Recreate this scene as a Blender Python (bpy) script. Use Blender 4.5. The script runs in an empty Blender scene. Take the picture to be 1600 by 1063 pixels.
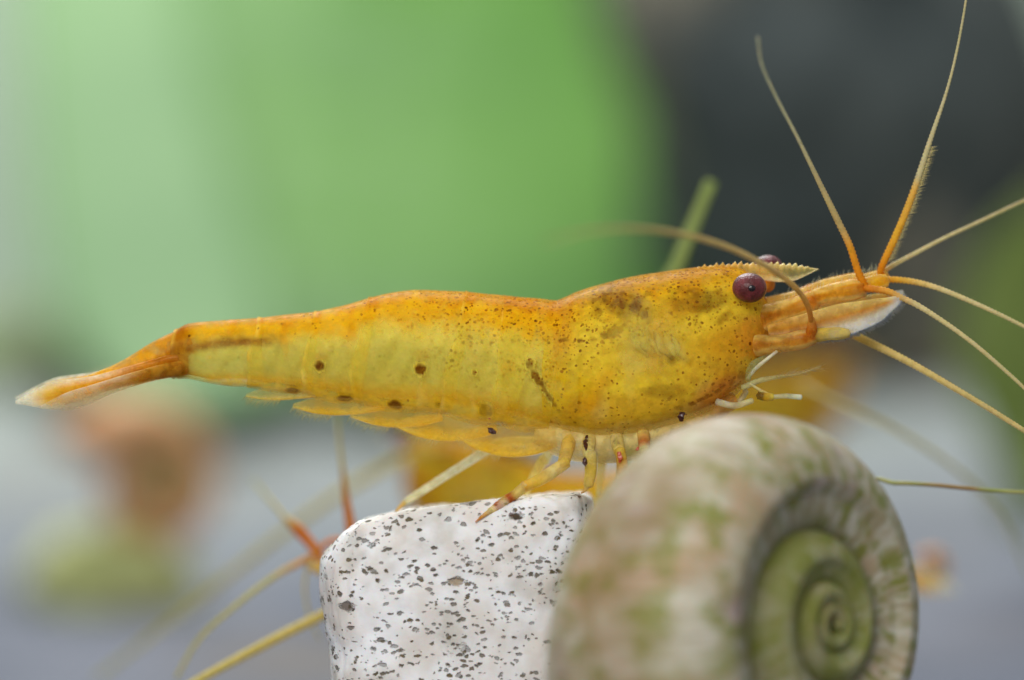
import bpy, math, random
import numpy as np
from mathutils import Vector, Matrix, noise as mnoise

# ------------------------------------------------------------------ camera, light, exposure
scene = bpy.context.scene
scene.unit_settings.system = 'METRIC'
scene.unit_settings.scale_length = 0.0018          # 1 unit = 1.8 mm: the shrimp is about 25 mm long
D = 60.0                                           # camera to the shrimp's middle plane
cam_d = bpy.data.cameras.new('camera'); cam = bpy.data.objects.new('camera', cam_d)
scene.collection.objects.link(cam); scene.camera = cam
cam.location = (0, -D, 0); cam.rotation_euler = (math.radians(90), 0, 0)
cam_d.sensor_width = 36; cam_d.lens = 36 * D / 16.0
cam_d.clip_start = 1; cam_d.clip_end = 2000
cam_d.dof.use_dof = True; cam_d.dof.focus_distance = D - 0.62
cam_d.dof.aperture_fstop = cam_d.lens * 1e-3 / (2 * 1.2)
world = bpy.data.worlds.new('World'); scene.world = world; world.use_nodes = True
bg = world.node_tree.nodes['Background']
bg.inputs[0].default_value = (0.86, 0.93, 1.0, 1); bg.inputs[1].default_value = 0.48

def area(name, loc, target, sx, sy, power, col=(1, 1, 1)):
    l = bpy.data.lights.new(name, 'AREA'); l.shape = 'RECTANGLE'; l.size = sx; l.size_y = sy
    l.energy = power; l.color = col
    o = bpy.data.objects.new(name, l); scene.collection.objects.link(o)
    o.location = loc
    o.rotation_euler = (Vector(target) - Vector(loc)).to_track_quat('-Z', 'Y').to_euler()
    return o
area('flash_softbox', (-7, -30, 15), (0, 0, -1), 18, 12, 9200, (1, 0.97, 0.92))
area('rear_softbox', (2, 14, 19), (0, 0, 0), 18, 8, 900, (1, 0.98, 0.95))
area('background_lamp', (-25, 115, 105), (-10, 120, 0), 160, 60, 270000, (0.96, 1.0, 0.98))  # unseen overhead lamp added to light the background
scene.view_settings.view_transform = 'Standard'; scene.view_settings.look = 'None'
scene.view_settings.exposure = 0.0; scene.view_settings.gamma = 1.0
scene.cycles.use_denoising = True; scene.cycles.use_adaptive_sampling = True; scene.cycles.adaptive_threshold = 0.02
scene.cycles.caustics_reflective = False; scene.cycles.caustics_refractive = False
scene.cycles.max_bounces = 10; scene.cycles.transparent_max_bounces = 24
scene.cycles.sample_clamp_indirect = 5

# ------------------------------------------------------------------ helpers
rnd = random.Random(7)
nrs = np.random.RandomState(11)
def lin(c):
    c = np.asarray(c, float) / 255.0
    return np.where(c <= 0.04045, c / 12.92, ((c + 0.055) / 1.055) ** 2.4)
def P(px, py, y=0.0):
    """place seen at (px,py) of the 1600 px photograph and standing at depth y"""
    s = (D + y) / D / 100.0
    return Vector(((px - 800) * s, y, (531.5 - py) * s))
def noise3(p, s=1.0):
    return mnoise.noise(Vector(p) * s)
def ss(a, b, x):
    t = np.clip((x - a) / (b - a), 0, 1); return t * t * (3 - 2 * t)
def interp(xs, ks, vs):
    """smooth (monotone cubic) interpolation"""
    ks = np.asarray(ks, float); vs = np.asarray(vs, float); xs = np.asarray(xs, float)
    if ks[0] > ks[-1]: ks = ks[::-1]; vs = vs[::-1]
    h = np.diff(ks); d = np.diff(vs) / h
    m = np.zeros_like(vs); m[0] = d[0]; m[-1] = d[-1]
    for i in range(1, len(vs) - 1):
        m[i] = 0 if d[i-1] * d[i] <= 0 else 2 * d[i-1] * d[i] / (d[i-1] + d[i])
    xs = np.clip(xs, ks[0], ks[-1])
    i = np.clip(np.searchsorted(ks, xs) - 1, 0, len(h) - 1)
    t = (xs - ks[i]) / h[i]
    return ((2*t**3-3*t**2+1)*vs[i] + (t**3-2*t**2+t)*h[i]*m[i] + (-2*t**3+3*t**2)*vs[i+1] + (t**3-t**2)*h[i]*m[i+1])
def catmull(pts, n):
    pts = [Vector(p) for p in pts]
    if len(pts) == 2:
        return [pts[0].lerp(pts[1], i / (n - 1)) for i in range(n)]
    q = [pts[0] * 2 - pts[1]] + pts + [pts[-1] * 2 - pts[-2]]
    L = [0]
    for a, b in zip(pts, pts[1:]): L.append(L[-1] + (b - a).length)
    out = []
    for k in range(n):
        s = L[-1] * k / (n - 1)
        i = 0
        while i < len(pts) - 2 and s > L[i + 1]: i += 1
        t = (s - L[i]) / max(1e-9, L[i + 1] - L[i])
        p0, p1, p2, p3 = q[i:i + 4]
        out.append(0.5 * ((2 * p1) + (p2 - p0) * t + (2 * p0 - 5 * p1 + 4 * p2 - p3) * t * t + (3 * p1 - p0 - 3 * p2 + p3) * t ** 3))
    return out
def plen(pts):
    return sum((Vector(b) - Vector(a)).length for a, b in zip(pts, pts[1:]))
def mesh_obj(name, V, F, mat, parent=None, cols=None, attrs=None, smooth=True, base=None, uv=None):
    V = np.asarray(V, float)
    if base is None: base = parent.get('_base') if parent is not None else None
    off = np.zeros(3) if base is None else np.asarray(base, float)
    me = bpy.data.meshes.new(name)
    me.from_pydata([tuple(v) for v in (V - off)], [], F)
    me.update()
    if smooth:
        me.polygons.foreach_set('use_smooth', [True] * len(me.polygons))
    if cols is not None:
        a = me.color_attributes.new('pigment', 'FLOAT_COLOR', 'POINT')
        c = np.ones((len(V), 4)); c[:, :3] = cols[:, :3]
        if cols.shape[1] == 4: c[:, 3] = cols[:, 3]
        a.data.foreach_set('color', c.ravel())
    for k, v in (attrs or {}).items():
        a = me.attributes.new(k, 'FLOAT', 'POINT'); a.data.foreach_set('value', np.asarray(v, float))
    me.materials.append(mat)
    o = bpy.data.objects.new(name, me); scene.collection.objects.link(o)
    if parent is not None:
        o.parent = parent
        root = parent
    if base is not None and parent is None: o.location = base
    return o
def thing(name, label, cat, base=(0, 0, 0), group=None):
    o = bpy.data.objects.new(name, None); scene.collection.objects.link(o)
    o.empty_display_size = 0.2
    o.location = base; o['label'] = label; o['category'] = cat
    o['_base'] = [float(x) for x in base]
    if group: o['group'] = group
    return o
def grid_faces(n, m, wrap=False):
    F = []
    mm = m if wrap else m - 1
    for i in range(n - 1):
        for j in range(mm):
            a = i * m + j; b = i * m + (j + 1) % m
            F.append((a, b, b + m, a + m))
    return F
def tube(pts, radii, sides=10, step=None, ann=0.0, period=0.05, cap=True, flat=None):
    """round tube; ann = depth of rings; returns V,F,t(0..1)"""
    L = plen(catmull(pts, max(8, len(pts) * 6)))
    n = max(6, int(L / (step or 0.06)) + 1)
    c = catmull(pts, n)
    ts = np.linspace(0, 1, n)
    rk = np.linspace(0, 1, len(radii)); rr = np.interp(ts, rk, radii)
    V = []; T = []
    tan0 = (c[1] - c[0]).normalized()
    up = Vector((0, 1, 0)) if abs(tan0.y) < 0.9 else Vector((0, 0, 1))
    for i in range(n):
        a = c[max(0, i - 1)]; b = c[min(n - 1, i + 1)]
        tg = (b - a).normalized()
        u = (up - tg * up.dot(tg)).normalized(); up = u
        v = tg.cross(u)
        r = rr[i]
        if ann: r *= 1 + ann * (1 if (i % 2) else -1)
        for j in range(sides):
            th = 2 * math.pi * j / sides
            V.append(c[i] + (u * math.cos(th) * (flat or 1) + v * math.sin(th)) * r); T.append(ts[i])
    F = grid_faces(n, sides, True)
    if cap:
        V.append(c[0] - (c[1] - c[0]).normalized() * rr[0] * 0.5); T.append(0); k = len(V) - 1
        F += [(k, (j + 1) % sides, j) for j in range(sides)]
        V.append(c[-1] + (c[-1] - c[-2]).normalized() * rr[-1] * 0.5); T.append(1); k = len(V) - 1
        o = (n - 1) * sides
        F += [(k, o + j, o + (j + 1) % sides) for j in range(sides)]
    return np.array([tuple(v) for v in V]), F, np.array(T)
def blade(pts, side, hw, th, n=40, m=20, hw2=None, bow=0.0):
    """leaf-like body: centreline, half-width towards +side (hw) and -side (hw2), thickness; returns V,F,t,s"""
    c = catmull(pts, n); ts = np.linspace(0, 1, n)
    A = np.interp(ts, np.linspace(0, 1, len(hw)), hw) if len(hw) < 4 else interp(ts, np.linspace(0, 1, len(hw)), hw)
    B = A if hw2 is None else interp(ts, np.linspace(0, 1, len(hw2)), hw2)
    H = np.interp(ts, np.linspace(0, 1, len(th)), th)
    side = Vector(side).normalized()
    V = []; T = []; S = []
    for i in range(n):
        tg = (c[min(n-1, i+1)] - c[max(0, i-1)]).normalized()
        sd = (side - tg * side.dot(tg)).normalized(); nm = tg.cross(sd)
        for j in range(m):
            a = 2 * math.pi * j / m
            x = math.cos(a); w = A[i] if x > 0 else B[i]
            V.append(c[i] + sd * (x * w) + nm * (math.sin(a) * H[i] + bow * x * x * w)); T.append(ts[i]); S.append(x)
    F = grid_faces(n, m, True)
    V.append(c[0]); T.append(0); S.append(0); k = len(V) - 1
    F += [(k, (j + 1) % m, j) for j in range(m)]
    V.append(c[-1]); T.append(1); S.append(0); k = len(V) - 1
    F += [(k, (n-1)*m + j, (n-1)*m + (j + 1) % m) for j in range(m)]
    return np.array([tuple(v) for v in V]), F, np.array(T), np.array(S)
def ramp(t, stops):
    ks = [s[0] for s in stops]; C = np.array([lin(s[1][:3]) for s in stops])
    out = np.stack([np.interp(t, ks, C[:, k]) for k in range(3)], 1)
    al = np.interp(t, ks, [s[1][3] if len(s[1]) > 3 else 1.0 for s in stops])
    return np.concatenate([out, al[:, None]], 1)

# ------------------------------------------------------------------ materials
def new_mat(name):
    m = bpy.data.materials.new(name); m.use_nodes = True
    nt = m.node_tree; b = nt.nodes['Principled BSDF']
    return m, nt, b
def N(nt, t, **kw):
    n = nt.nodes.new(t)
    for k, v in kw.items(): setattr(n, k, v)
    return n
def mixc(nt, fac, a, b, mode='MIX'):
    n = N(nt, 'ShaderNodeMix', data_type='RGBA', blend_type=mode)
    for sock, v in ((n.inputs[0], fac), (n.inputs[6], a), (n.inputs[7], b)):
        if hasattr(v, 'links'): nt.links.new(v, sock)
        elif isinstance(v, (int, float)): sock.default_value = v
        else: sock.default_value = (*v, 1)
    return n.outputs[2]
def math_(nt, op, a, b=None, c=None, clamp=False):
    n = N(nt, 'ShaderNodeMath', operation=op, use_clamp=clamp)
    for i, v in enumerate((a, b, c)):
        if v is None: continue
        if hasattr(v, 'links'): nt.links.new(v, n.inputs[i])
        else: n.inputs[i].default_value = v
    return n.outputs[0]
def maprange(nt, v, a, b, c=0.0, d=1.0):
    n = N(nt, 'ShaderNodeMapRange', interpolation_type='SMOOTHSTEP')
    nt.links.new(v, n.inputs[0])
    for i, x in enumerate((a, b, c, d)): n.inputs[i + 1].default_value = x
    return n.outputs[0]

def skin_material(name, sss=0.5, radius=(0.5, 0.28, 0.06), scale=0.5, rough=0.3, dots=False, mottle=0.25, trans=True, bump=0.15, trans_tint=(1, 0.98, 0.82), patch=7.0, clear=0.25, spec=0.5, lite_col=(255, 206, 46), fleck=(255, 208, 40)):
    """cuticle: pigment from the mesh, alpha = how far the cuticle hides what is inside"""
    m, nt, b = new_mat(name); L = nt.links
    at = N(nt, 'ShaderNodeAttribute', attribute_name='pigment')
    tc = N(nt, 'ShaderNodeTexCoord')
    col = at.outputs['Color']
    nz = N(nt, 'ShaderNodeTexNoise'); nz.inputs['Scale'].default_value = 4.5; nz.inputs['Detail'].default_value = 5
    nz.inputs['Roughness'].default_value = 0.65
    L.new(tc.outputs['Object'], nz.inputs['Vector'])
    if mottle:
        f = maprange(nt, nz.outputs['Fac'], 0.3, 0.72)
        dark = mixc(nt, 1.0, col, (0.80, 0.74, 0.50), 'MULTIPLY')
        lite = mixc(nt, 0.5, col, lin(lite_col))
        col = mixc(nt, mottle, col, mixc(nt, f, dark, lite))
        nf = N(nt, 'ShaderNodeTexNoise'); nf.inputs['Scale'].default_value = 15; nf.inputs['Detail'].default_value = 5; nf.inputs['Distortion'].default_value = 0.6
        L.new(tc.outputs['Object'], nf.inputs['Vector'])
        col = mixc(nt, maprange(nt, nf.outputs['Fac'], 0.56, 0.72, 0, mottle * 0.7), col, lin(fleck))
        col = mixc(nt, maprange(nt, nf.outputs['Fac'], 0.44, 0.30, 0, mottle * 0.5), col, mixc(nt, 1.0, col, (0.66, 0.52, 0.40), 'MULTIPLY'))
    if dots:
        da = N(nt, 'ShaderNodeAttribute', attribute_name='dots')
        wz = N(nt, 'ShaderNodeTexNoise'); wz.inputs['Scale'].default_value = 9
        L.new(tc.outputs['Object'], wz.inputs['Vector'])
        wv = N(nt, 'ShaderNodeVectorMath', operation='SCALE'); wv.inputs['Scale'].default_value = 0.05
        L.new(wz.outputs['Color'], wv.inputs[0])
        ad = N(nt, 'ShaderNodeVectorMath', operation='ADD')
        L.new(tc.outputs['Object'], ad.inputs[0]); L.new(wv.outputs[0], ad.inputs[1])
        for sc, r, dcol, seed in ((9.0, 0.22, (96, 40, 8), 0), (5.6, 0.13, (130, 34, 6), 3.3), (15.5, 0.26, (128, 58, 10), 7.7), (12.0, 0.23, (118, 48, 8), 5.2)):
            of = N(nt, 'ShaderNodeVectorMath', operation='ADD'); of.inputs[1].default_value = (seed, seed * 1.7, seed * 0.6)
            L.new(ad.outputs[0], of.inputs[0])
            vo = N(nt, 'ShaderNodeTexVoronoi', voronoi_dimensions='3D', feature='F1'); vo.inputs['Scale'].default_value = sc
            L.new(of.outputs[0], vo.inputs['Vector'])
            sp = N(nt, 'ShaderNodeSeparateColor'); L.new(vo.outputs['Color'], sp.inputs[0])
            rr = math_(nt, 'MULTIPLY_ADD', sp.outputs[1], r * 0.9, r * 0.5)
            d = math_(nt, 'SUBTRACT', rr, vo.outputs['Distance'])
            mk = maprange(nt, d, -0.02, 0.07)
            on = math_(nt, 'LESS_THAN', sp.outputs[0], da.outputs['Fac'])
            mk = math_(nt, 'MULTIPLY', mk, on)
            mk = math_(nt, 'MULTIPLY', mk, math_(nt, 'MULTIPLY_ADD', sp.outputs[2], 0.5, 0.45))
            col = mixc(nt, mk, col, lin(dcol))
    L.new(col, b.inputs['Base Color'])
    b.inputs['Roughness'].default_value = rough
    b.inputs['Subsurface Weight'].default_value = sss
    b.inputs['Subsurface Radius'].default_value = radius
    b.inputs['Subsurface Scale'].default_value = scale
    b.inputs['IOR'].default_value = 1.17          # cuticle against water
    b.inputs['Specular IOR Level'].default_value = spec
    if bump:
        bz = N(nt, 'ShaderNodeTexNoise'); bz.inputs['Scale'].default_value = 11; bz.inputs['Detail'].default_value = 4
        L.new(tc.outputs['Object'], bz.inputs['Vector'])
        bp = N(nt, 'ShaderNodeBump'); bp.inputs['Strength'].default_value = bump; bp.inputs['Distance'].default_value = 0.08
        L.new(bz.outputs['Fac'], bp.inputs['Height']); L.new(bp.outputs[0], b.inputs['Normal'])
    if trans:
        tr = N(nt, 'ShaderNodeBsdfTransparent'); tr.inputs[0].default_value = (*trans_tint, 1)
        tl = N(nt, 'ShaderNodeBsdfTranslucent'); L.new(col, tl.inputs[0])
        m1 = N(nt, 'ShaderNodeMixShader'); m1.inputs[0].default_value = 0.3
        L.new(b.outputs[0], m1.inputs[1]); L.new(tl.outputs[0], m1.inputs[2])
        mx = N(nt, 'ShaderNodeMixShader')
        pz = N(nt, 'ShaderNodeTexNoise'); pz.inputs['Scale'].default_value = patch; pz.inputs['Detail'].default_value = 4
        L.new(tc.outputs['Object'], pz.inputs['Vector'])
        av = math_(nt, 'MULTIPLY', at.outputs['Alpha'], maprange(nt, pz.outputs['Fac'], 0.36, 0.64, 1.0 - clear, 1.08), clamp=True)
        L.new(av, mx.inputs[0])
        L.new(tr.outputs[0], mx.inputs[1]); L.new(m1.outputs[0], mx.inputs[2])
        L.new(mx.outputs[0], nt.nodes['Material Output'].inputs[0])
    return m
M_FLESH = skin_material('shrimp_flesh', sss=0.8, scale=0.7, rough=0.5, mottle=0.7, lite_col=(255, 238, 150), fleck=(255, 230, 110), clear=0.2, patch=4.0)
M_SHELL = skin_material('shrimp_cuticle', sss=0.3, scale=0.3, rough=0.26, dots=True, spec=0.12, mottle=0.4, bump=0.16, clear=0.35)
M_LIMB = skin_material('shrimp_limb', lite_col=(255, 226, 110), fleck=(255, 220, 80),  sss=0.35, scale=0.2, rough=0.22, mottle=0.3, trans_tint=(1, 0.98, 0.9), patch=6.0, clear=0.5)
M_FLAG = skin_material('shrimp_flagellum', sss=0.3, scale=0.1, rough=0.4, mottle=0.15, bump=0, trans_tint=(1, 0.97, 0.85))
def eye_mat():
    m, nt, b = new_mat('shrimp_eye'); L = nt.links
    tc = N(nt, 'ShaderNodeTexCoord')
    vo = N(nt, 'ShaderNodeTexVoronoi'); vo.inputs['Scale'].default_value = 26
    L.new(tc.outputs['Object'], vo.inputs['Vector'])
    nz = N(nt, 'ShaderNodeTexNoise'); nz.inputs['Scale'].default_value = 5; L.new(tc.outputs['Object'], nz.inputs['Vector'])
    c = mixc(nt, maprange(nt, nz.outputs['Fac'], 0.35, 0.7), lin((84, 22, 22)), lin((126, 52, 56)))
    c = mixc(nt, maprange(nt, vo.outputs['Distance'], 0.2, 0.7, 0, 0.35), c, lin((56, 10, 12)))
    L.new(c, b.inputs['Base Color']); b.inputs['Roughness'].default_value = 0.42
    vf = N(nt, 'ShaderNodeTexVoronoi'); vf.inputs['Scale'].default_value = 34; L.new(tc.outputs['Object'], vf.inputs['Vector'])
    bp = N(nt, 'ShaderNodeBump'); bp.inputs['Strength'].default_value = .5; bp.inputs['Distance'].default_value = .02; bp.invert = True
    L.new(vf.outputs['Distance'], bp.inputs['Height']); L.new(bp.outputs[0], b.inputs['Normal'])
    b.inputs['Specular IOR Level'].default_value = 0.35; b.inputs['Coat Weight'].default_value = 0.15; b.inputs['Coat Roughness'].default_value = 0.15
    b.inputs['Subsurface Weight'].default_value = 0.15; b.inputs['Subsurface Scale'].default_value = 0.1
    return m
M_EYE = eye_mat()
def plain(name, c, rough=0.4, **kw):
    m, nt, b = new_mat(name); b.inputs['Base Color'].default_value = (*lin(c), 1); b.inputs['Roughness'].default_value = rough
    for k, v in kw.items(): b.inputs[k.replace('_', ' ')].default_value = v
    return m
M_PUPIL = plain('eye_pupil', (18, 8, 14), 0.2)
def noisy(name, c1, c2, scale, rough=0.8, bump=0.3, lo=0.35, hi=0.65, c3=None, s3=1.0, sss=0):
    m, nt, b = new_mat(name); L = nt.links
    tc = N(nt, 'ShaderNodeTexCoord')
    nz = N(nt, 'ShaderNodeTexNoise'); nz.inputs['Scale'].default_value = scale; nz.inputs['Detail'].default_value = 6
    L.new(tc.outputs['Object'], nz.inputs['Vector'])
    c = mixc(nt, maprange(nt, nz.outputs['Fac'], lo, hi), lin(c1), lin(c2))
    if c3:
        n2 = N(nt, 'ShaderNodeTexNoise'); n2.inputs['Scale'].default_value = s3; n2.inputs['Detail'].default_value = 3
        L.new(tc.outputs['Object'], n2.inputs['Vector'])
        c = mixc(nt, maprange(nt, n2.outputs['Fac'], 0.48, 0.66), c, lin(c3))
    L.new(c, b.inputs['Base Color']); b.inputs['Roughness'].default_value = rough
    if sss: b.inputs['Subsurface Weight'].default_value = sss
    if bump:
        bp = N(nt, 'ShaderNodeBump'); bp.inputs['Strength'].default_value = bump; bp.inputs['Distance'].default_value = 1.0 / scale
        L.new(nz.outputs['Fac'], bp.inputs['Height']); L.new(bp.outputs[0], b.inputs['Normal'])
    return m
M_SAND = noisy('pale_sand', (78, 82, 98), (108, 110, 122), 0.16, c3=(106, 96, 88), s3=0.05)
def lighten_back(m):                                    # sand colour lightened towards the back to make up for the leaves' shade
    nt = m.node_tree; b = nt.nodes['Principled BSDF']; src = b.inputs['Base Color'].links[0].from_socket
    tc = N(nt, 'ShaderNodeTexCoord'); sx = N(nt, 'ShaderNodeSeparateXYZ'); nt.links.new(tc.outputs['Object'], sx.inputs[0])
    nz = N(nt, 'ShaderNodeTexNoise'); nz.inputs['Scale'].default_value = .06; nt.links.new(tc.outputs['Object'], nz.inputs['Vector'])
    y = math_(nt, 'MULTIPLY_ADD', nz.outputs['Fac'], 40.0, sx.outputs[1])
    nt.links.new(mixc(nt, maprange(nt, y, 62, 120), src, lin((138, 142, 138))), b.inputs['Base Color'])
lighten_back(M_SAND)
M_WALL = noisy('tank_wall', (166, 180, 160), (180, 190, 172), 0.02, bump=0)
M_ROCK = noisy('dark_rock', (44, 52, 51), (66, 70, 64), 0.07, c3=(146, 136, 116), s3=0.085)
M_LEAF = noisy('broad_leaf_green', (74, 128, 32), (100, 150, 54), 0.06, rough=0.45, bump=0.1, sss=0.0)
M_LEAF2 = noisy('olive_leaf', (146, 166, 80), (172, 184, 108), 0.08, rough=0.5, bump=0.1)
M_STEM = noisy('plant_stem', (128, 140, 60), (158, 160, 84), 2.0, rough=0.6, bump=0.1, c3=(140, 110, 60), s3=0.8)

# ------------------------------------------------------------------ the setting
def ground_z(x, y):
    z = -9.3 + 8.4 * float(ss(4, 150, y)) + 0.1 * (max(0, y - 150)) * 0.1
    z += 0.12 * max(0.0, x - 8) * float(ss(30, 90, y))
    return z + 0.9 * noise3((x, y, 0), 0.05) * float(ss(10, 60, y))
V = []; nx, ny = 90, 110
for j in range(ny):
    for i in range(nx):
        x = -130 + 260 * i / (nx - 1); y = -75 + 300 * j / (ny - 1)
        V.append((x, y, ground_z(x, y)))
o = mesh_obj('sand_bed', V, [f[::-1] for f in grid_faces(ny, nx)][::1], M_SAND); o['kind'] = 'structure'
o = mesh_obj('tank_wall', [(-160, 215, -14), (160, 215, -14), (160, 215, 130), (-160, 215, 130)], [(0, 1, 2, 3)], M_WALL, smooth=False); o['kind'] = 'structure'

def lumpy(name, c, r, mat, amp=0.25, freq=0.6, n=5, seed=0.0, parent=None, lean=0.0, **kw):
    import bmesh
    bm = bmesh.new(); bmesh.ops.create_icosphere(bm, subdivisions=n, radius=1)
    V = np.array([tuple(v.co) for v in bm.verts]); F = [tuple(v.index for v in f.verts) for f in bm.faces]; bm.free()
    out = []
    for v in V:
        k = 1 + amp * noise3(v * 1.4 + seed, freq * 2) + amp * 0.45 * noise3(v * 3.7 + seed, freq * 2)
        out.append((c[0] + v[0] * r[0] * k + lean * max(0, v[2]) * r[2] * k, c[1] + v[1] * r[1] * k, c[2] + v[2] * r[2] * k))
    return mesh_obj(name, out, F, mat, parent, base=None if parent is not None else (c[0], c[1], c[2] - r[2] * 0.9), **kw)
def tag(o, label, cat, group=None):
    o['label'] = label; o['category'] = cat
    if group: o['group'] = group
    return o

# dark rock far behind the head, filling the upper right
c = P(1330, 195, 105)
tag(lumpy('dark_rock', (c.x, c.y, c.z - 1), (9.6, 10, 15.5), M_ROCK, amp=0.22, seed=3.1, lean=-.30), 'large dark grey rock far behind the antennae, fully out of focus', 'rock')

# broad leaved plant
for m_ in (M_LEAF, M_LEAF2):
    nt = m_.node_tree; b_ = nt.nodes['Principled BSDF']
    tl = N(nt, 'ShaderNodeBsdfTranslucent'); mx_ = N(nt, 'ShaderNodeMixShader'); mx_.inputs[0].default_value = .45
    nt.links.new(b_.inputs['Base Color'].links[0].from_socket, tl.inputs[0])
    nt.links.new(b_.outputs[0], mx_.inputs[1]); nt.links.new(tl.outputs[0], mx_.inputs[2]); nt.links.new(mx_.outputs[0], nt.nodes['Material Output'].inputs[0])
def leaf_part(parent, pts, side, hw, mat, bow=0.0, th=0.25, name='leaf'):
    V, F, T, S = blade(pts, side, hw, [th, th, th * 0.4], n=40, m=24, bow=bow)
    return mesh_obj(name, V, F, mat, parent)
pb = P(600, 690, 98); pb.z = ground_z(pb.x, 98) - 0.3
pl = thing('broad_leaf_plant', 'bright green broad-leaved plant filling the blurred background above the shrimp\'s back', 'plant', tuple(pb))
leaf_part(pl, [P(640, 590, 104), P(625, 450, 116), P(590, 190, 138), P(560, -330, 172)], (1, 0.1, 0), [5, 14.5, 16.0, 16.2, 2.0], M_LEAF, bow=-0.02)
leaf_part(pl, [P(560, 600, 98), P(500, 470, 108), P(400, 180, 130), P(300, -260, 160)], (1, -0.12, 0.05), [3.0, 7.0, 9.0, 8.6, 0.8], M_LEAF, bow=0.03)
leaf_part(pl, [P(700, 620, 92), P(800, 480, 102), P(870, 240, 122), P(880, -140, 150)], (1, 0.12, 0.05), [4.5, 8.2, 8.4, 8.8, 1.0], M_LEAF, bow=0.04)
for x0, y0_ in ((640, 104), (560, 98), (700, 92)):
    V, F, T = tube([pb, P(x0, 645, y0_)], [0.4, 0.35], 8, 0.6); mesh_obj('stem', V, F, M_STEM, pl)
M_LEAF3 = noisy('pale_leaf', (62, 104, 36), (80, 118, 54), 0.05, rough=.6, bump=.05)
leaf_part(pl, [P(330, 640, 84), P(270, 520, 92), P(190, 220, 112), P(120, -260, 144)], (1, -0.1, 0.05), [2.5, 4.6, 4.4, 4.2, 0.5], M_LEAF3, bow=0.02)
pb = P(1600, 800, 62); pb.z = ground_z(pb.x, 62) - 0.3
pl2 = thing('olive_plant', 'olive green leafy plant blurred at the edge of the dark rock', 'plant', tuple(pb))
leaf_part(pl2, [pb, P(1590, 640, 62), P(1590, 460, 62), P(1640, 300, 62)], (1, 0.2, 0), [0.4, 1.0, 1.9, 1.5, 0.2], M_LEAF2, bow=0.1)
leaf_part(pl2, [pb, P(1640, 640, 66), P(1680, 420, 66), P(1700, 240, 66)], (1, -0.3, 0), [0.4, 1.2, 2.2, 1.5, 0.2], M_LEAF2, bow=0.1)

M_MOSS = noisy('moss', (112, 130, 84), (146, 156, 112), 0.25, rough=.9, bump=.6)
for cx_, cy_, yy, rx_, rz_, lb in ((120, 600, 120, 10.5, 4.6, 'low olive moss mound blurred behind the tail fan'), (420, 640, 112, 6.0, 2.4, 'small olive moss clump blurred under the broad leaves')):
    c = P(cx_, cy_, yy)
    tag(lumpy('moss_mound', (c.x, c.y, c.z - 1), (rx_, 7, rz_), M_MOSS, amp=.25, seed=cx_ * .1), lb, 'moss', 'moss mounds behind the sand')
# ------------------------------------------------------------------ the main shrimp
ROLL = 0.15
TOP_K = [262, 275, 290, 350, 410, 470, 500, 545, 580, 620, 650, 690, 730, 760, 800, 845, 870, 885, 900, 940, 990, 1040, 1080, 1110, 1150, 1180]
TOP_V = [524, 515, 508, 503, 498, 492, 488, 478, 467, 459, 456, 457, 458, 462, 466, 470, 472, 466, 459, 446, 434, 426, 420, 417, 417, 424]
BOT_K = [262, 290, 315, 340, 370, 410, 460, 500, 540, 620, 700, 760, 850, 900]
BOT_V = [592, 591, 595, 600, 603, 603, 607, 613, 619, 630, 636, 646, 664, 672]
HW_K = [262, 300, 400, 500, 600, 700, 800, 900]
HW_V = [24, 30, 40, 50, 60, 68, 76, 82]
def spow(v, e): return np.sign(v) * np.abs(v) ** e
sb = P(900, 800, 0)
SHR = thing('yellow_shrimp', 'translucent yellow shrimp in sharp focus standing on the white speckled stone', 'shrimp', tuple(sb), 'yellow shrimps in the tank')

def loft(xs, top, bot, hw, th, ez=0.92, ey=0.85, grow=0.0, slant=0.0, lobe=None):
    """cross sections along x (pixels of the photo / 100 = units at y 0); returns V and px,py arrays"""
    V = []; PX = []; PY = []; TT = []
    for i, x in enumerate(xs):
        mid = (top[i] + bot[i]) / 2; h = (bot[i] - top[i]) / 2 + grow; w = hw[i] + grow
        cz = spow(np.sin(th), ez); cy = spow(np.cos(th), ey)
        hh = np.full_like(th, h)
        if lobe is not None: hh = np.where(np.sin(th) < 0, h * (1 + lobe[i] * np.clip(-np.sin(th), 0, 1) ** 2), h)
        py = mid - hh * cz; y = w * cy / 100
        px = x - slant * (py - top[i])
        z = (531.5 - py) / 100 + ROLL * y
        V.append(np.stack([(px - 800) / 100, y, z], 1)); PX.append(px); PY.append(py)
        TT.append((py - top[i]) / max(1.0, (bot[i] - top[i])))
    return np.concatenate(V), np.concatenate(PX), np.concatenate(PY), np.concatenate(TT)

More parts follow.
